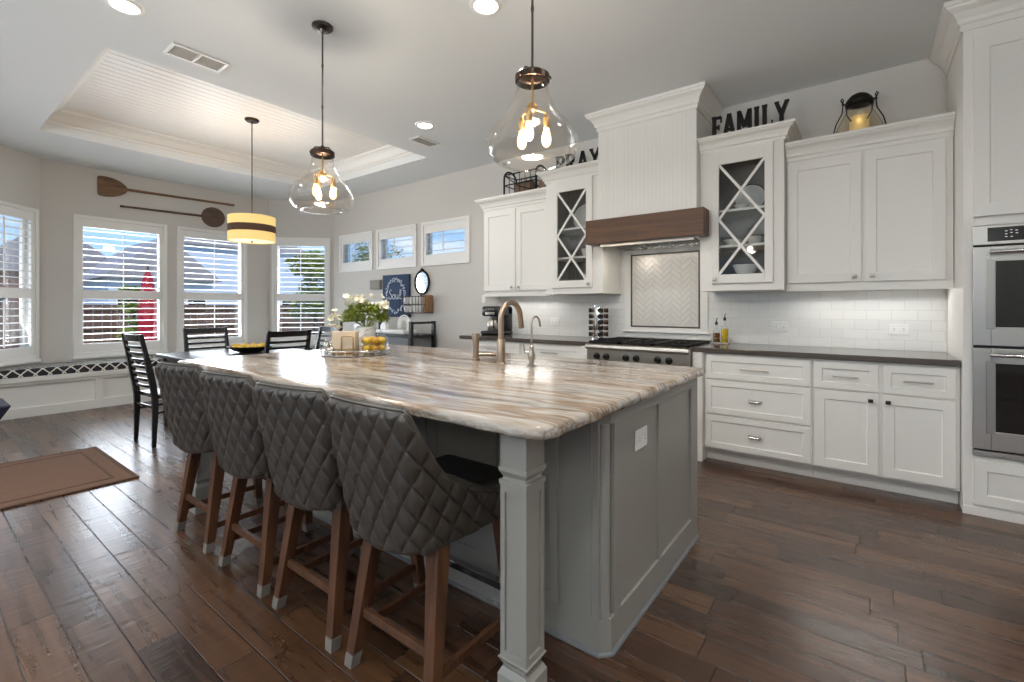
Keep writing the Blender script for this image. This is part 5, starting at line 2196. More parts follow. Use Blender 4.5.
# ------------------------------------------------------------------ slab serif letters
GL = {
    'F': ([((.18, 0), (.18, 1)), ((.18, .92), (.72, .92)), ((.18, .52), (.55, .52))], [(0, .36, 0), (0, .3, 1)], [(.72, .70, .92), (.55, .40, .62)]),
    'A': ([((.08, 0), (.42, 1)), ((.42, 1), (.76, 0)), ((.2, .33), (.64, .33))], [(-.02, .24, 0), (.60, .88, 0)], []),
    'M': ([((.12, 0), (.12, 1)), ((.12, 1), (.5, .3)), ((.5, .3), (.88, 1)), ((.88, 0), (.88, 1))], [(-.02, .26, 0), (.74, 1.02, 0), (0, .2, 1), (.8, 1, 1)], []),
    'I': ([((.2, 0), (.2, 1))], [(.03, .37, 0), (.03, .37, 1)], []),
    'L': ([((.18, 0), (.18, 1)), ((.18, .08), (.70, .08))], [(0, .36, 1), (0, .3, 0)], [(.70, 0, .32)]),
    'Y': ([((.42, 0), (.42, .48)), ((.42, .46), (.08, 1)), ((.42, .46), (.78, 1))], [(.26, .60, 0), (-.02, .26, 1), (.62, .92, 1)], []),
    'P': ([((.18, 0), (.18, 1)), ((.18, .92), (.56, .92)), ((.56, .92), (.70, .78)), ((.70, .78), (.70, .62)), ((.70, .62), (.56, .48)), ((.56, .48), (.18, .48))], [(0, .38, 0), (0, .3, 1)], []),
    'R': ([((.18, 0), (.18, 1)), ((.18, .92), (.56, .92)), ((.56, .92), (.68, .80)), ((.68, .80), (.68, .64)), ((.68, .64), (.56, .50)), ((.56, .50), (.18, .50)), ((.42, .50), (.76, 0))], [(0, .36, 0), (0, .3, 1), (.66, .92, 0)], []),
}
WD = {'F': .72, 'A': .86, 'M': 1.0, 'I': .40, 'L': .72, 'Y': .92, 'P': .72, 'R': .90}


def word(text, x0, x1, y0, y1, z0, h, where):
    tot = sum(WD[c] for c in text) + 0.16 * (len(text) - 1)
    L = math.hypot(x1 - x0, y1 - y0)
    ang = math.atan2(y1 - y0, x1 - x0)
    sxw = L / (tot * h)
    cur = 0.0
    for n_, c in enumerate(text):
        T_ = TY(x0, y0, z0, ang) @ Matrix.Translation((cur * h * sxw, 0, 0))
        bm_ = new()
        st, ser, hooks = GL[c]
        for (a, b) in st:
            a = Vector((a[0] * h * sxw, 0, a[1] * h))
            b = Vector((b[0] * h * sxw, 0, b[1] * h))
            d_ = b - a
            vert = abs(d_.z) > abs(d_.x) * 0.6
            w_ = 0.078 * h if vert else 0.055 * h
            R_ = T_ @ Matrix.Translation(a) @ Matrix.Rotation(-math.atan2(d_.z, d_.x), 4, 'Y')
            box(bm_, 0, d_.length, -0.009, 0.009, -w_, w_, R_)
        for xa, xb, zz_ in ser:
            za, zb = (0, 0.09 * h) if zz_ == 0 else (0.91 * h, h)
            box(bm_, xa * h * sxw, xb * h * sxw, -0.0095, 0.0095, za, zb, T_)
        for xx_, za, zb in hooks:
            box(bm_, (xx_ - .07) * h * sxw, (xx_ + .03) * h * sxw, -0.0095, 0.0095, za * h, zb * h, T_)
        # flat base so that it stands at z0
        lo_ = min(v.co.z for v in bm_.verts)
        for v in bm_.verts:
            v.co.z = max(v.co.z, z0)
            v.co.z = min(v.co.z, z0 + h)
        o_ = obj('decorative_letter', bm_, 'iron')
        setp(o_, where % c, 'letter')
        cur += WD[c] + 0.16


word('FAMILY', -1.045, -0.470, 4.22, 4.20, 2.672, 0.198, 'dark metal letter %s of the word FAMILY on top of the cabinet')
word('PRAY', -2.64, -2.11, 4.27, 4.27, 2.672, 0.185, 'dark metal letter %s of the word PRAY left of the hood')
# tops of the glass cabinets (boards the letters stand on)
for x0, x1, lb in ((-1.13, -0.502, 'right'), (-2.70, -2.042, 'left')):
    par = [o for o in bpy.data.objects if o.name.startswith('glass_door_cabinet') and abs(o.location.x - (x0 + x1) / 2) < 0.05][0]
    obj('top_board', box(new(), x0, x1, 4.171, Yw - 0.013, 2.652, 2.671), 'white', par)

# ------------------------------------------------------------------ lantern on the right wall cabinet
lx, ly, lz = -0.035, 4.42, 2.431
ln = empty('wire_handle_lantern', (lx, ly, lz), 0, 'glass lantern with black metal lid and wire handles on the wall cabinet', 'lantern')
bm = new()
ctl = [(0.001, 0.002), (0.10, 0.0), (0.135, 0.02), (0.148, 0.08), (0.140, 0.15), (0.115, 0.21), (0.085, 0.26), (0.072, 0.30), (0.070, 0.325)]
lathe(bm, ctl, 36, (lx, ly, lz))
obj('glass_jar', bm, 'glass_lantern', ln, smooth=True)
bm = new()
lathe(bm, [(0.078, 0.315), (0.082, 0.318), (0.084, 0.335), (0.070, 0.358), (0.050, 0.378), (0.030, 0.388), (0.001, 0.391)], 28, (lx, ly, lz))
lathe(bm, [(0.083, 0.312), (0.076, 0.312)], 28, (lx, ly, lz))
obj('lid', bm, 'iron', ln, smooth='auto')
bm = new()
for s in (-1, 1):
    pts = [(lx + s * 0.080, ly, lz + 0.325), (lx + s * 0.098, ly, lz + 0.35), (lx + s * 0.108, ly, lz + 0.368), (lx + s * 0.10, ly, lz + 0.380), (lx + s * 0.092, ly, lz + 0.366), (lx + s * 0.10, ly, lz + 0.33)]
    tube(bm, pts, 0.0045, 8)
    pts = [(lx + s * 0.095, ly - 0.004, lz + 0.335), (lx + s * 0.10, ly - 0.02, lz + 0.27), (lx + s * 0.135, ly - 0.03, lz + 0.20), (lx + s * 0.155, ly - 0.03, lz + 0.12), (lx + s * 0.155, ly - 0.03, lz + 0.05), (lx + s * 0.15, ly - 0.02, lz + 0.006)]
    tube(bm, pts, 0.004, 8)
    pts = [(lx + s * 0.080, ly, lz + 0.325), (lx + s * 0.070, ly - 0.05, lz + 0.24), (lx + s * 0.045, ly - 0.075, lz + 0.19)]
    tube(bm, pts, 0.0035, 8)
obj('wire_handle', bm, 'iron', ln, smooth=True)
bm = new()
cyl(bm, (lx, ly, lz + 0.005), (lx, ly, lz + 0.235), 0.062, 0.058, seg=28)
cn = obj('candle', bm, 'candle', ln, smooth='auto')
ln.scale = (1.06, 1.06, 1.13)
light('lantern_light', 'POINT', (lx, ly - 0.08, lz + 0.22), 0.02, (1, 0.75, 0.4), 0.015)

# wire basket and woven block on the left wall cabinet
bx_, by_, bz_ = -3.15, 4.43, 2.431
wb = empty('wire_basket', (bx_, by_, bz_), 0, 'black wire basket standing on the wall cabinet left of the letters', 'basket')
bm = new()
w2, d2, h2 = 0.225, 0.12, 0.42
for s in (-1, 1):
    pts = []
    for k in range(13):
        a = PI * k / 12
        pts.append((bx_ + s * w2, by_ - d2 * math.cos(a), bz_ + h2 - 0.10 + 0.10 * math.sin(a)))
    pts = [(bx_ + s * w2, by_ - d2, bz_ + 0.006)] + pts + [(bx_ + s * w2, by_ + d2, bz_ + 0.006)]
    tube(bm, pts, 0.011, 8)
for s in (-1, 1):
    for z in (0.01, 0.12, 0.24, 0.36):
        tube(bm, [(bx_ - w2, by_ + s * d2, bz_ + z), (bx_ + w2, by_ + s * d2, bz_ + z)], 0.008, 8)
        tube(bm, [(bx_ + s * w2, by_ - d2, bz_ + z), (bx_ + s * w2, by_ + d2, bz_ + z)], 0.006, 8)
for k in range(7):
    x = bx_ - w2 + 2 * w2 * k / 6
    for s in (-1, 1):
        tube(bm, [(x, by_ + s * d2, bz_ + 0.01), (x, by_ + s * d2, bz_ + 0.36)], 0.004, 6)
obj('wire_frame', bm, 'iron', wb, smooth=True)
bm = new()
tube(bm, [(bx_ - w2, by_ - d2, bz_ + 0.36), (bx_, by_ - d2 - 0.01, bz_ + 0.2), (bx_ + w2, by_ - d2, bz_ + 0.12)], 0.006, 8)
obj('cross_wire', bm, 'iron', wb, smooth=True)
o = obj('burlap_pouch', rbox(new(), -3.28, -3.02, 4.36, 4.50, 2.440, 2.70, 0.03, 4), 'burlap', None, smooth='auto')
setp(o, 'brown burlap pouch inside the black wire basket', 'pouch')
o = obj('wicker_box', rbox(new(), -2.895, -2.79, 4.30, 4.55, 2.431, 2.66, 0.03, 4), 'burlap', None, smooth='auto')
setp(o, 'small brown woven box right of the black wire basket', 'box')

# ------------------------------------------------------------------ coffee maker, spice carousel, oil bottles
cmx, cmy = -3.50, 4.33
cm = empty('coffee_maker', (cmx, cmy, CT), 0, 'black and steel coffee maker at the left end of the wall counter', 'coffee maker')
bm = new()
rbox(bm, cmx - 0.14, cmx + 0.14, cmy - 0.15, cmy + 0.14, CT + 0.0005, CT + 0.05, 0.02, 3)
rbox(bm, cmx - 0.14, cmx + 0.14, cmy + 0.02, cmy + 0.14, CT + 0.04, CT + 0.34, 0.03, 3)
rbox(bm, cmx - 0.14, cmx + 0.14, cmy - 0.13, cmy + 0.14, CT + 0.22, CT + 0.34, 0.03, 3)
obj('body', bm, 'blacksatin', cm, smooth='auto')
bm = new()
rbox(bm, cmx - 0.07, cmx + 0.07, cmy - 0.136, cmy - 0.126, CT + 0.235, CT + 0.27, 0.004, 2)
for k in range(4):
    cyl(bm, (cmx - 0.05 + k * 0.033, cmy - 0.129, CT + 0.305), (cmx - 0.05 + k * 0.033, cmy - 0.135, CT + 0.305), 0.009, seg=10)
obj('control_panel', bm, 'nickel', cm, smooth='auto')
bm = new()
lathe(bm, [(0.001, 0), (0.055, 0.0), (0.066, 0.02), (0.068, 0.08), (0.055, 0.12), (0.045, 0.135), (0.05, 0.15), (0.001, 0.152)], 24, (cmx - 0.01, cmy - 0.065, CT + 0.052))
cr = obj('carafe', bm, 'steel', cm, smooth='auto')
bm = new()
tube(bm, [(cmx + 0.03, cmy - 0.11, CT + 0.19), (cmx + 0.07, cmy - 0.15, CT + 0.17), (cmx + 0.065, cmy - 0.148, CT + 0.09), (cmx + 0.04, cmy - 0.115, CT + 0.08)], 0.008, 8)
obj('carafe_handle', bm, 'black', cr, smooth=True)

scx, scy = -2.19, 4.37
sr = empty('spice_carousel', (scx, scy, CT), 0, 'chrome spice carousel tower left of the range', 'spice rack')
bm = new()
cyl(bm, (scx, scy, CT + 0.0005), (scx, scy, CT + 0.015), 0.075, seg=28)
obj('base', bm, 'chrome', sr, smooth='auto')
bm = new()
rbox(bm, scx - 0.04, scx + 0.04, scy - 0.04, scy + 0.04, CT + 0.015, CT + 0.335, 0.006, 2, TY(0, 0) @ Matrix.Identity(4))
cyl(bm, (scx, scy, CT + 0.335), (scx, scy, CT + 0.345), 0.05, seg=20)
obj('tower', bm, 'chrome', sr, smooth='auto')
jr = None
for lv in range(5):
    for q_ in range(4):
        a = q_ * PI / 2 + PI / 5
        z = CT + 0.052 + lv * 0.061
        if jr is None:
            jr = empty('spice_jar', (0, 0, 0), 0, 'small spice jar with black lid in the chrome carousel', 'jar', 'spice jars in the chrome carousel')
            bm = new()
            cyl(bm, (0.058, 0, 0), (0.078, 0, 0), 0.021, seg=14)
            obj('glass_body', bm, 'spice', jr, smooth='auto')
            bm = new()
            cyl(bm, (0.078, 0, 0), (0.098, 0, 0), 0.024, seg=14)
            obj('lid', bm, 'bin_black', jr, smooth='auto')
            jr.location = (scx, scy, z)
            jr.rotation_euler = (0, 0, a)
        else:
            dup(jr, (scx, scy, z), a)

ocx, ocy = -1.035, 4.47
oc = empty('oil_caddy', (ocx, ocy, CT), 0, 'small metal caddy that holds the oil bottles', 'caddy')
bm = new()
rbox(bm, ocx - 0.075, ocx + 0.075, ocy - 0.04, ocy + 0.04, CT + 0.0005, CT + 0.010, 0.004, 2)
for z in (0.05,):
    tube(bm, [(ocx - 0.072, ocy - 0.038, CT + z), (ocx + 0.072, ocy - 0.038, CT + z), (ocx + 0.072, ocy + 0.038, CT + z), (ocx - 0.072, ocy + 0.038, CT + z)], 0.0025, 6, closed=True)
for a in (-1, 1):
    for b in (-1, 1):
        tube(bm, [(ocx + a * 0.072, ocy + b * 0.038, CT + 0.005), (ocx + a * 0.072, ocy + b * 0.038, CT + 0.05)], 0.0025, 6)
obj('frame', bm, 'nickel', oc, smooth='auto')


def oil_bottle(x, y, h, fill, m_, label):
    root = empty('oil_bottle', (x, y, CT + 0.011), 0, label, 'bottle')
    z = CT + 0.011
    bm_ = new()
    lathe(bm_, [(0.001, 0), (0.030, 0), (0.031, 0.004), (0.031, h * 0.58), (0.026, h * 0.68), (0.011, h * 0.76), (0.010, h)], 22, (x, y, z))
    obj('glass', bm_, 'glass_pane', root, smooth='auto')
    bm_ = new()
    lathe(bm_, [(0.001, 0.003), (0.0285, 0.003), (0.0285, fill), (0.001, fill)], 22, (x, y, z))
    obj('oil', bm_, m_, root, smooth='auto')
    bm_ = new()
    lathe(bm_, [(0.012, h - 0.012), (0.012, h + 0.012), (0.005, h + 0.016), (0.004, h + 0.035), (0.001, h + 0.037)], 14, (x, y, z))
    tube(bm_, [(x, y, z + h + 0.03), (x + 0.01, y - 0.01, z + h + 0.05)], 0.0035, 8)
    obj('pourer', bm_, 'black', root, smooth='auto')
    return root


oil_bottle(ocx - 0.034, ocy, 0.17, 0.085, 'oilbrown', 'left oil bottle in the caddy, with brown contents')
oil_bottle(ocx + 0.036, ocy, 0.21, 0.125, 'oil', 'taller right oil bottle in the caddy, with yellow oil')

# ------------------------------------------------------------------ tray group on the island
tcx, tcy = -2.86, 1.955
tr = empty('round_tray', (tcx, tcy, CT), 0, 'round silver serving tray on the island holding jar, caddy and figurine', 'tray')
bm = new()
lathe(bm, [(0.001, 0.001), (0.225, 0.001), (0.232, 0.004), (0.232, 0.008), (0.001, 0.008)], 48, (tcx, tcy, CT))
obj('plate', bm, 'chrome', tr, smooth='auto')
bm = new()
for z in (0.036,):
    tube(bm, [(tcx + 0.235 * math.cos(2 * PI * k / 48), tcy + 0.235 * math.sin(2 * PI * k / 48), CT + z) for k in range(48)], 0.004, 8, closed=True)
for k in range(28):
    a = 2 * PI * k / 28
    tube(bm, [(tcx + 0.230 * math.cos(a), tcy + 0.230 * math.sin(a), CT + 0.006), (tcx + 0.235 * math.cos(a), tcy + 0.235 * math.sin(a), CT + 0.036)], 0.0025, 6)
obj('gallery', bm, 'silver', tr, smooth='auto')
zt = CT + 0.0085
ra = math.radians(37)   # things on the tray roughly face the room


def tl(dx, dy):
    """offset seen from the camera side: dx to the right, dy away"""
    return tcx + dx * math.cos(ra) - dy * math.sin(ra), tcy + dx * math.sin(ra) + dy * math.cos(ra)


# napkin holder
x, y = tl(-0.07, 0.0)
nh = empty('napkin_holder', (x, y, zt), ra, 'gold wire napkin holder on the round tray', 'napkin holder')
Tn = TY(x, y, zt, ra)
bm = new()
for dy in (-0.05, 0.05):
    pts = [(-0.01, dy, 0.004), (-0.01, dy, 0.11), (0.0, dy, 0.12), (0.06, dy, 0.12), (0.07, dy, 0.11), (0.07, dy, 0.004)]
    tube(bm, [Tn @ Vector(p) for p in pts], 0.004, 8)
pts = [(-0.09, -0.052, 0.006), (0.09, -0.052, 0.006), (0.09, 0.052, 0.006), (-0.09, 0.052, 0.006)]
tube(bm, [Tn @ Vector(p) for p in pts], 0.004, 8, closed=True)
pts = [(-0.09, -0.052, 0.03), (0.09, -0.052, 0.03), (0.09, 0.052, 0.03), (-0.09, 0.052, 0.03)]
tube(bm, [Tn @ Vector(p) for p in pts], 0.003, 8, closed=True)
obj('wire_frame', bm, 'gold', nh, smooth=True)
bm = new()
for k in range(10):
    box(bm, -0.082, 0.082, -0.040 + k * 0.008, -0.034 + k * 0.008, 0.010, 0.150 + random.uniform(-.002, .002), Tn)
o = obj('napkin_stack', bm, 'cream')
setp(o, 'stack of cream napkins standing in the gold wire holder', 'napkins')
# glass jar with yellow fruit
x, y = tl(0.127, 0.0)
jz = zt
gj = empty('glass_jar', (x, y, jz), 0, 'clear round jar with glass lid, full of yellow fruit, on the tray', 'jar')
bm = new()
lathe(bm, [(0.001, 0.001), (0.08, 0.001), (0.096, 0.012), (0.104, 0.045), (0.102, 0.095), (0.084, 0.118), (0.062, 0.130), (0.062, 0.142)], 32, (x, y, jz))
obj('jar_body', bm, 'glass_pane', gj, smooth='auto')
bm = new()
lathe(bm, [(0.060, 0.143), (0.062, 0.147), (0.045, 0.165), (0.012, 0.172), (0.008, 0.18), (0.016, 0.192), (0.012, 0.204), (0.001, 0.207)], 28, (x, y, jz))
obj('lid', bm, 'glass_pane', gj, smooth='auto')
k = 0
for ring_, n_, zz_ in ((0.056, 6, 0.033), (0.0, 1, 0.033), (0.058, 6, 0.086), (0.0, 1, 0.090)):
    for i in range(n_):
        a = 2 * PI * i / n_ + zz_ * 20
        o = obj('small_fruit', ball(new(), (0, 0, 0), 0.0275, 12, (1, 1, 0.95)), 'orangefruit' if k % 2 else 'lemon', None, smooth=True, origin=(0, 0, 0)) if k < 2 else (F0 if k % 2 == 0 else F1).copy()
        if k >= 2:
            COL.objects.link(o)
        if k == 0:
            F0 = o
        if k == 1:
            F1 = o
        o.location = (x + ring_ * math.cos(a), y + ring_ * math.sin(a), jz + zz_)
        setp(o, 'small yellow orange fruit inside the clear lidded jar', 'fruit', 'fruit in the lidded jar')
        k += 1
# silver figurines / shakers
for n_, (dx, dy, hh, lb) in enumerate(((-0.188, -0.03, 0.105, 'taller silver shaker on the left side of the round tray'), (-0.19, 0.05, 0.07, 'shorter silver shaker at the far left rim of the round tray'),
                                       (-0.125, -0.115, 0.065, 'small silver shaker at the front of the round tray'))):
    x, y = tl(dx, dy)
    root = empty('silver_shaker', (x, y, zt), 0, lb, 'shaker')
    bm = new()
    s = hh / 0.105
    lathe(bm, [(0.001, 0), (0.020, 0.0), (0.022, 0.006), (0.012, 0.016), (0.018, 0.035), (0.024, 0.055), (0.014, 0.072), (0.010, 0.078)], 20, (x, y, zt))
    for v in bm.verts:
        v.co.z = zt + (v.co.z - zt) * s
    obj('body', bm, 'silver', root, smooth=True)
    bm = new()
    ball(bm, (x, y, zt + 0.090 * s), 0.014 * s, 12)
    obj('cap', bm, 'silver', root, smooth=True)
# flower arrangement behind the tray
x, y = -3.13, 2.235
fa = empty('flower_arrangement', (x, y, CT), 0, 'white flowers with green leaves in a white pot behind the tray', 'flowers')
bm = new()
lathe(bm, [(0.001, 0.001), (0.060, 0.001), (0.066, 0.01), (0.074, 0.17), (0.078, 0.175), (0.074, 0.178), (0.066, 0.165), (0.001, 0.160)], 28, (x, y, CT))
obj('pot', bm, 'porcelain', fa, smooth='auto')
bm = new()
rnd = random.Random(3)
for k in range(1200):
    a = rnd.uniform(0, 2 * PI)
    ph = rnd.uniform(-0.12, 1.0)
    rr_ = rnd.uniform(0.35, 1.0) ** 0.5
    c = Vector((math.cos(a) * 0.185 * rr_ * math.cos(ph * 1.3), math.sin(a) * 0.12 * rr_ * math.cos(ph * 1.3), 0.235 + 0.115 * math.sin(ph * 1.45) * rr_))
    c = Matrix.Rotation(ra, 4, 'Z') @ c
    c += Vector((x, y, CT))
    R_ = Matrix.Translation(c) @ Matrix.Rotation(rnd.uniform(0, 6.28), 4, 'Z') @ Matrix.Rotation(rnd.uniform(-1.2, 0.6), 4, 'Y')
    l_, w_ = rnd.uniform(0.025, 0.045), rnd.uniform(0.006, 0.011)
    v = [bm.verts.new(R_ @ Vector(p)) for p in ((0, 0, 0), (l_ * .5, w_, .004), (l_, 0, 0), (l_ * .5, -w_, .004))]
    bm.faces.new([v[0], v[1], v[2]])
    bm.faces.new([v[0], v[2], v[3]])
obj('foliage', bm, 'leaf', fa)
bm = new()
for k in range(26):
    a = rnd.uniform(0, 2 * PI)
    e_ = Vector((0.17 * math.cos(a), 0.10 * math.sin(a), rnd.uniform(0.22, 0.36)))
    e_ = Matrix.Rotation(ra, 4, 'Z') @ e_
    tube(bm, [(x, y, CT + 0.15), (x + e_.x * .4, y + e_.y * .4, CT + e_.z * .8), (x + e_.x, y + e_.y, CT + e_.z)], 0.0018, 5)
obj('stems', bm, 'leaf', fa)
for k in range(44):
    if k < 12:
        dx, dy, dz = rnd.uniform(-0.30, -0.20), rnd.uniform(-0.05, 0.05), rnd.uniform(0.15, 0.30)
    else:
        dx, dy, dz = rnd.uniform(-0.16, 0.19), rnd.uniform(-0.08, 0.08), rnd.uniform(0.30, 0.41)
    v = Matrix.Rotation(ra, 4, 'Z') @ Vector((dx, dy, dz))
    c = Vector((x, y, CT)) + v
    bm = new()
    np_ = 6
    R0 = Matrix.Translation(c) @ Matrix.Rotation(rnd.uniform(-.9, .9), 4, 'X') @ Matrix.Rotation(rnd.uniform(-.9, .9), 4, 'Y')
    for q_ in range(np_):
        R_ = R0 @ Matrix.Rotation(2 * PI * q_ / np_, 4, 'Z') @ Matrix.Rotation(-0.5, 4, 'Y')
        vv = [bm.verts.new(R_ @ Vector(p)) for p in ((0.002, 0, 0), (0.014, 0.011, 0.002), (0.032, 0.007, 0.005), (0.032, -0.007, 0.005), (0.014, -0.011, 0.002))]
        bm.faces.new(vv)
    fl_ = obj('flower', bm, 'petal', fa, label='white flower head')
    bm = new()
    ball(bm, R0 @ Vector((0, 0, 0.002)), 0.005, 8)
    obj('flower_centre', bm, 'petalmid', fl_)
bm = new()
for k in range(7):
    v = Matrix.Rotation(ra, 4, 'Z') @ Vector((rnd.uniform(-0.29, -0.20), rnd.uniform(-0.05, 0.05), rnd.uniform(0.17, 0.29)))
    tube(bm, [(x, y, CT + 0.16), (x + v.x * .5, y + v.y * .5, CT + 0.24), (x + v.x, y + v.y, CT + v.z)], 0.0018, 5)
obj('stems', bm, 'leaf', fa)

# ------------------------------------------------------------------ back wall: signs, mirror, basket, console
yw = Yw - 0.003
o = obj('wood_block_sign', rbox(new(), -6.30, -6.05, yw - 0.05, yw, 1.53, 1.675, 0.004, 2), 'signgrey', None, smooth='auto')
setp(o, 'small grey wooden block sign left of the blue sign', 'sign')
sg = empty('blue_wreath_sign', (-5.68, yw - 0.02, 1.10), 0, 'navy blue sign with white wreath and script word on the back wall', 'sign')
obj('board', rbox(new(), -5.985, -5.375, yw - 0.04, yw, 1.10, 1.74, 0.003, 2), 'signblue', sg, smooth='auto')
bm = new()
scx_, scz_ = -5.68, 1.42
for k in range(110):
    a = 2 * PI * k / 110
    rx, rz = 0.215, 0.245
    for q_ in range(2):
        jx, jz_ = rnd.uniform(-.02, .02), rnd.uniform(-.02, .02)
        c = Vector((scx_ + rx * math.cos(a) + jx, yw - 0.0415, scz_ + rz * math.sin(a) + jz_))
        R_ = Matrix.Translation(c) @ Matrix.Rotation(rnd.uniform(0, 6.28), 4, 'Y')
        l_, w_ = rnd.uniform(0.018, 0.032), rnd.uniform(0.005, 0.009)
        vs = [(0, 0, 0), (l_ * .5, 0, w_), (l_, 0, 0), (l_ * .5, 0, -w_)]
        v0 = [bm.verts.new(R_ @ Vector(p)) for p in vs]
        v1 = [bm.verts.new(R_ @ (Vector(p) + Vector((0, 0.0012, 0)))) for p in vs]
        bm.faces.new(v0)
        bm.faces.new(v1[::-1])
        for s in range(4):
            bm.faces.new([v0[s], v0[(s + 1) % 4], v1[(s + 1) % 4], v1[s]])
obj('wreath', bm, 'chalk', sg)


def strokes(bm, lines, ox, oz, s, y, r_):
    for ln_ in lines:
        P_ = [Vector((ox + p[0] * s, y, oz + p[1] * s)) for p in ln_]
        out = []
        for i in range(len(P_) - 1):
            p0, p1, p2, p3 = P_[max(0, i - 1)], P_[i], P_[i + 1], P_[min(len(P_) - 1, i + 2)]
            for k_ in range(5):
                t_ = k_ / 5
                out.append(0.5 * ((2 * p1) + (p2 - p0) * t_ + (2 * p0 - 5 * p1 + 4 * p2 - p3) * t_ * t_ + (3 * p1 - p0 - 3 * p2 + p3) * t_ ** 3))
        out.append(P_[-1])
        tube(bm, out, r_, 6)


bm = new()
SCR = [[(0.52, 0.95), (0.35, 1.05), (0.15, 0.9), (0.2, 0.65), (0.45, 0.45), (0.48, 0.15), (0.2, 0.0), (-0.05, 0.12), (0.05, 0.25)],
       [(0.95, 0.5), (0.75, 0.5), (0.62, 0.25), (0.75, 0.02), (0.95, 0.05), (1.05, 0.3), (0.95, 0.5), (1.2, 0.45)],
       [(1.2, 0.5), (1.2, 0.15), (1.35, 0.0), (1.55, 0.15), (1.6, 0.5), (1.6, 0.12), (1.75, 0.02)],
       [(1.75, 0.05), (2.05, 0.55), (2.1, 1.0), (1.95, 1.0), (1.9, 0.4), (2.0, 0.02), (2.25, 0.08)]]
strokes(bm, SCR, -5.68 - 0.15, 1.37, 0.135, yw - 0.042, 0.006)
obj('script_lettering', bm, 'chalk', sg, smooth=True)

mr = empty('oval_mirror', (-5.11, yw, 1.44), 0, 'oval black framed mirror right of the blue sign', 'mirror')
bm = new()
mcx, mcz = -5.11, 1.605
tube(bm, [(mcx + 0.145 * math.cos(2 * PI * k / 40), yw - 0.022, mcz + 0.165 * math.sin(2 * PI * k / 40)) for k in range(40)], 0.015, 10, closed=True)
obj('frame', bm, 'iron', mr, smooth=True)
bm = new()
ang_ = [2 * PI * k / 40 for k in range(40)]
prism(bm, [(mcx + 0.14 * math.cos(a), mcz + 0.16 * math.sin(a)) for a in ang_], -(yw - 0.012), -(yw - 0.02), Matrix(((1, 0, 0, 0), (0, 0, -1, 0), (0, 1, 0, 0), (0, 0, 0, 1))))
obj('mirror_glass', bm, 'mirror', mr)
bm = new()
ball(bm, (mcx, yw - 0.02, mcz + 0.19), 0.018, 10)
tube(bm, [(mcx - 0.04, yw - 0.02, mcz + 0.172), (mcx, yw - 0.02, mcz + 0.20), (mcx + 0.04, yw - 0.02, mcz + 0.172)], 0.008, 8)
tube(bm, [(mcx, yw - 0.02, mcz - 0.17), (mcx - 0.02, yw - 0.03, mcz - 0.20)], 0.010, 8)
obj('ornament', bm, 'iron', mr, smooth=True)

wk = empty('wall_basket', (-5.15, yw - 0.1, 1.165), 0, 'wicker and wire wall basket with white cups under the mirror', 'basket')
bm = new()
bx0_, bx1_, bz0_, bz1_ = -5.43, -4.89, 1.165, 1.40
y0_ = yw - 0.16
for z in (bz0_, (bz0_ + bz1_) / 2, bz1_):
    tube(bm, [(bx0_, yw - 0.01, z), (bx0_, y0_, z), (bx1_, y0_, z), (bx1_, yw - 0.01, z)], 0.006, 6)
for k in range(9):
    xx = bx0_ + (bx1_ - bx0_) * k / 8
    tube(bm, [(xx, yw - 0.01, bz0_), (xx, y0_, bz0_), (xx, y0_, bz1_)], 0.004, 6)
obj('wire_frame', bm, 'iron', wk, smooth=True)
bm = new()
rbox(bm, bx1_ - 0.06, bx1_ + 0.01, y0_ + 0.01, yw - 0.012, bz0_ + 0.005, bz1_ + 0.02, 0.015, 3)
obj('wicker_side', bm, 'wicker', wk, smooth='auto')
k = 0
for row in range(2):
    for q_ in range(4):
        xx = bx0_ + 0.065 + q_ * 0.10
        bm = new()
        lathe(bm, [(0.001, 0), (0.030, 0), (0.042, 0.04), (0.046, 0.095), (0.043, 0.095), (0.036, 0.03), (0.001, 0.012)], 20, (xx, yw - 0.085, bz0_ + 0.009 + row * 0.122))
        o = obj('white_cup', bm, 'porcelain', None, smooth='auto')
        setp(o, 'white cup in the %s row of the wall basket' % ('lower' if row == 0 else 'upper'), 'cup', 'cups in the %s row of the wall basket' % ('lower' if row == 0 else 'upper'))
for q_ in range(4):
    pass

cs = empty('console_table', (-5.63, 4.33, 0), 0, 'black framed console table with raised ends on the back wall', 'console table')
for s, xx in ((0, -6.46), (1, -4.83)):
    bm = new()
    for yy in (4.11, 4.515):
        box(bm, xx, xx + 0.05, yy, yy + 0.045, 0, 1.055)
    for zz_ in (1.02, 0.845):
        box(bm, xx, xx + 0.05, 4.155, 4.515, zz_, zz_ + 0.03)
    obj('end_frame', bm, 'blacksatin', cs, 0.003)
bm = new()
box(bm, -6.41, -4.83, 4.11, 4.55, 0.845, 0.875)
obj('top', bm, 'blacksatin', cs, 0.003)
bm = new()
box(bm, -6.41, -4.83, 4.13, 4.55, 0.45, 0.845)
box(bm, -6.38, -5.63, 4.122, 4.13, 0.48, 0.815)
box(bm, -5.61, -4.86, 4.122, 4.13, 0.48, 0.815)
obj('cabinet_box', bm, 'greywash', cs, 0.003)
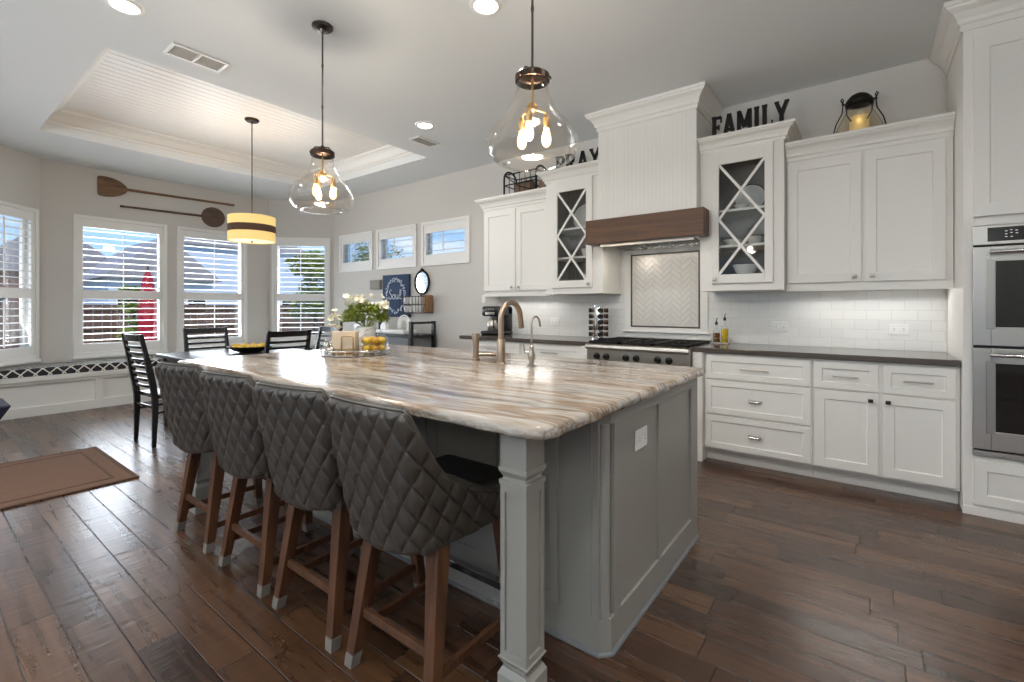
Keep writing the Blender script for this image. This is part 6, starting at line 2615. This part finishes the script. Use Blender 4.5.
# things on the console
o = obj('white_tray', rbox(new(), -5.62, -5.00, 4.17, 4.45, 0.8755, 0.93, 0.01, 3), 'porcelain', None, smooth='auto')
setp(o, 'long low white tray on the console table', 'tray')
rb = empty('rainbow_ornament', (-5.18, 4.42, 0.93), 0, 'white arched rainbow ornament standing on the console tray', 'ornament')
for k, rr_ in enumerate((0.13, 0.10, 0.07)):
    bm = new()
    pts = [(-5.22 - rr_, 4.36, 0.932)] + [(-5.22 - rr_ * math.cos(PI * j / 16), 4.36, 1.0 + rr_ * 1.0 * math.sin(PI * j / 16)) for j in range(17)] + [(-5.22 + rr_, 4.36, 0.932)]
    tube(bm, pts, 0.012, 10)
    obj('arch', bm, 'porcelain', rb, smooth=True)
o = obj('dark_bottle', lathe(new(), [(0.001, 0), (0.04, 0), (0.04, 0.16), (0.02, 0.20), (0.018, 0.26), (0.001, 0.262)], 20, (-5.70, 4.33, 0.8755)), 'bin_black', None, smooth='auto')
setp(o, 'dark bottle on the console table below the blue sign', 'bottle')
o = obj('white_house_ornament', prism(new(), [(-5.60, 0.9305), (-5.48, 0.9305), (-5.48, 0.985), (-5.54, 1.045), (-5.60, 0.985)], -4.30, -4.24, Matrix(((1, 0, 0, 0), (0, 0, -1, 0), (0, 1, 0, 0), (0, 0, 0, 1)))), 'porcelain', None, 0.004)
setp(o, 'small white gabled ornament on the console tray beside the dark bottle', 'ornament')
o = obj('white_box', rbox(new(), -6.2, -5.95, 4.2, 4.4, 0.8755, 1.0, 0.01, 2), 'porcelain', None, smooth='auto')
setp(o, 'white box at the left end of the console table', 'box')
fpx = empty('framed_picture', (-6.05, 4.5, 0.876), 0, 'white card in thin frame leaning behind the flowers', 'picture')
obj('card', box(new(), -6.40, -6.0, yw - 0.03, yw - 0.012, 1.08, 1.33), 'porcelain', fpx)

# ------------------------------------------------------------------ outside
struct('ground', box(new(), -60, -8.4, -40, 60, -0.35, -0.15), 'lawn')
bpy.data.objects['ground'].name = 'floor_garden'


def house(name, loc, sx_, sy_, hwall, hroof, label, wallm='siding', ridge='Y', windows=True):
    root = empty(name, (loc[0], loc[1], -0.15), 0, label, 'house')
    x, y = loc
    obj('walls', box(new(), x - sx_ / 2, x + sx_ / 2, y - sy_ / 2, y + sy_ / 2, -0.15, hwall), wallm, root)
    bm_ = new()
    o_ = 0.4
    z0, z1 = hwall, hwall + hroof
    if ridge == 'X':     # gable facing the viewer (+X)
        a = [(x - sx_ / 2 - o_, y - sy_ / 2 - o_, z0), (x - sx_ / 2 - o_, y + sy_ / 2 + o_, z0), (x - sx_ / 2 - o_, y, z1)]
        b = [(x + sx_ / 2 + o_, p[1], p[2]) for p in a]
        va = [bm_.verts.new(p) for p in a]
        vb = [bm_.verts.new(p) for p in b]
        bm_.faces.new(va)
        bm_.faces.new(vb[::-1])
        for k_ in range(3):
            bm_.faces.new([va[k_], va[(k_ + 1) % 3], vb[(k_ + 1) % 3], vb[k_]])
    else:                # hip roof
        c = [(x - sx_ / 2 - o_, y - sy_ / 2 - o_, z0), (x + sx_ / 2 + o_, y - sy_ / 2 - o_, z0), (x + sx_ / 2 + o_, y + sy_ / 2 + o_, z0), (x - sx_ / 2 - o_, y + sy_ / 2 + o_, z0)]
        m_ = min(sx_, sy_) / 2
        rdg = [(x, y - sy_ / 2 + m_, z1), (x, y + sy_ / 2 - m_ + 0.01, z1)]
        v = [bm_.verts.new(p) for p in c]
        w_ = [bm_.verts.new(p) for p in rdg]
        bm_.faces.new(v[::-1])
        bm_.faces.new([v[0], v[1], w_[0]])
        bm_.faces.new([v[1], v[2], w_[1], w_[0]])
        bm_.faces.new([v[2], v[3], w_[1]])
        bm_.faces.new([v[3], v[0], w_[0], w_[1]])
    obj('roof', bm_, 'roof', root)
    if windows:
        for k_ in range(3):
            yy = y - sy_ / 2 + sy_ * (k_ + 0.5) / 3
            f_ = obj('window', box(new(), x + sx_ / 2, x + sx_ / 2 + 0.06, yy - 0.5, yy + 0.5, 0.9, 2.0), 'trimwhite', root)
            obj('pane', box(new(), x + sx_ / 2 + 0.05, x + sx_ / 2 + 0.07, yy - 0.42, yy + 0.42, 0.98, 1.92), 'darkglass', f_)
    return root


house('neighbour_house', (-42, 5.7), 6, 7.0, 3.3, 3.1, 'brown brick gabled house beyond the fence, left in the umbrella window', 'brick', 'X')
house('neighbour_house', (-33, 8.7), 6, 4.6, 2.7, 2.3, 'low grey roofed house beyond the fence behind the closed umbrella', 'siding', 'X')
house('neighbour_house', (-44, 17.5), 6, 10.5, 6.0, 2.6, 'tall pale sided house seen through the window behind the drum lamp', 'siding', 'X')

fe = empty('wooden_fence', (-17.5, 12, -0.15), 0, 'brown wooden board fence across the back garden', 'fence')
bm = new()
for k in range(190):
    yy = -14 + k * 0.20
    box(bm, -17.5, -17.47, yy, yy + 0.185, -0.15, 1.32)
obj('boards', bm, 'fencewood', fe)
bm = new()
for z in (0.1, 0.6, 1.15):
    box(bm, -17.47, -17.42, -14, 24, z, z + 0.08)
obj('rails', bm, 'fencewood', fe)
# closed red umbrella
ux, uy = -15.0, 4.0
ub = empty('patio_umbrella', (ux, uy, -0.15), 0, 'closed red patio umbrella outside the bay window', 'umbrella')
bm = new()
cyl(bm, (ux, uy, -0.15), (ux, uy, 2.35), 0.025, seg=12)
obj('pole', bm, 'walnut', ub, smooth='auto')
bm = new()
seg = 32
rings = []
for r_, z in ((0.17, 0.25), (0.19, 0.5), (0.17, 0.9), (0.175, 1.15), (0.15, 1.55), (0.12, 1.85), (0.08, 2.05), (0.02, 2.22)):
    rings.append([bm.verts.new((ux + r_ * (1 + 0.18 * math.cos(8 * 2 * PI * k / seg)) * math.cos(2 * PI * k / seg), uy + r_ * (1 + 0.18 * math.cos(8 * 2 * PI * k / seg)) * math.sin(2 * PI * k / seg), z)) for k in range(seg)])
for a, b in zip(rings, rings[1:]):
    for k in range(seg):
        bm.faces.new([a[k], a[(k + 1) % seg], b[(k + 1) % seg], b[k]])
bm.faces.new(rings[0][::-1])
bm.faces.new(rings[-1])
obj('canopy', bm, 'umbrellared', ub, smooth=True)
bm = new()
cyl(bm, (ux, uy, -0.15), (ux, uy, -0.08), 0.28, 0.25, seg=24)
obj('base', bm, 'iron', ub, smooth='auto')


def tree(name, x, y, h, rad, label, n_=1500, cat='tree', low=0.35, seed=1):
    root = empty(name, (x, y, -0.15), 0, label, cat)
    rn = random.Random(seed)
    bm_ = new()
    tube(bm_, [(x, y, -0.15), (x + 0.03, y, h * 0.35), (x, y + 0.05, h * 0.8)], [0.09 * rad, 0.07 * rad, 0.02], 8)
    obj('trunk', bm_, 'trunk', root, smooth=True)
    bm_ = new()
    cl = [(rn.gauss(0, .33) * rad, rn.gauss(0, .33) * rad, rn.uniform(low, 1.0) * h) for _ in range(14)]
    for k_ in range(n_):
        c = cl[k_ % len(cl)]
        v = Vector((rn.gauss(0, 1), rn.gauss(0, 1), rn.gauss(0, 1))).normalized() * rad * 0.42 * rn.uniform(0.6, 1)
        p_ = Vector((x + c[0], y + c[1], -0.1 + c[2])) + v
        p_.z = max(p_.z, -0.05)
        R_ = Matrix.Translation(p_) @ Matrix.Rotation(rn.uniform(0, 6.28), 4, 'Z') @ Matrix.Rotation(rn.uniform(-1.5, 1.5), 4, 'X')
        s = rn.uniform(0.06, 0.13)
        vv = [bm_.verts.new(R_ @ Vector(q_)) for q_ in ((0, 0, 0), (s, s * .5, .01), (2 * s, 0, 0), (s, -s * .5, .01))]
        bm_.faces.new(vv)
    obj('crown', bm_, 'leafdark' if seed % 2 else 'leaf', root)
    return root


tree('garden_tree', -16.3, 4.02, 2.2, 0.30, 'green shrub left of the closed red umbrella', 1100, 'shrub', 0.15, 2)
tree('garden_tree', -13.4, 7.75, 2.9, 0.85, 'leafy green tree behind the angled bay window', 2200, 'tree', 0.3, 4)
tree('garden_tree', -21.0, 15.5, 4.6, 1.6, 'distant green tree outside the small high windows', 1600, 'tree', 0.4, 6)
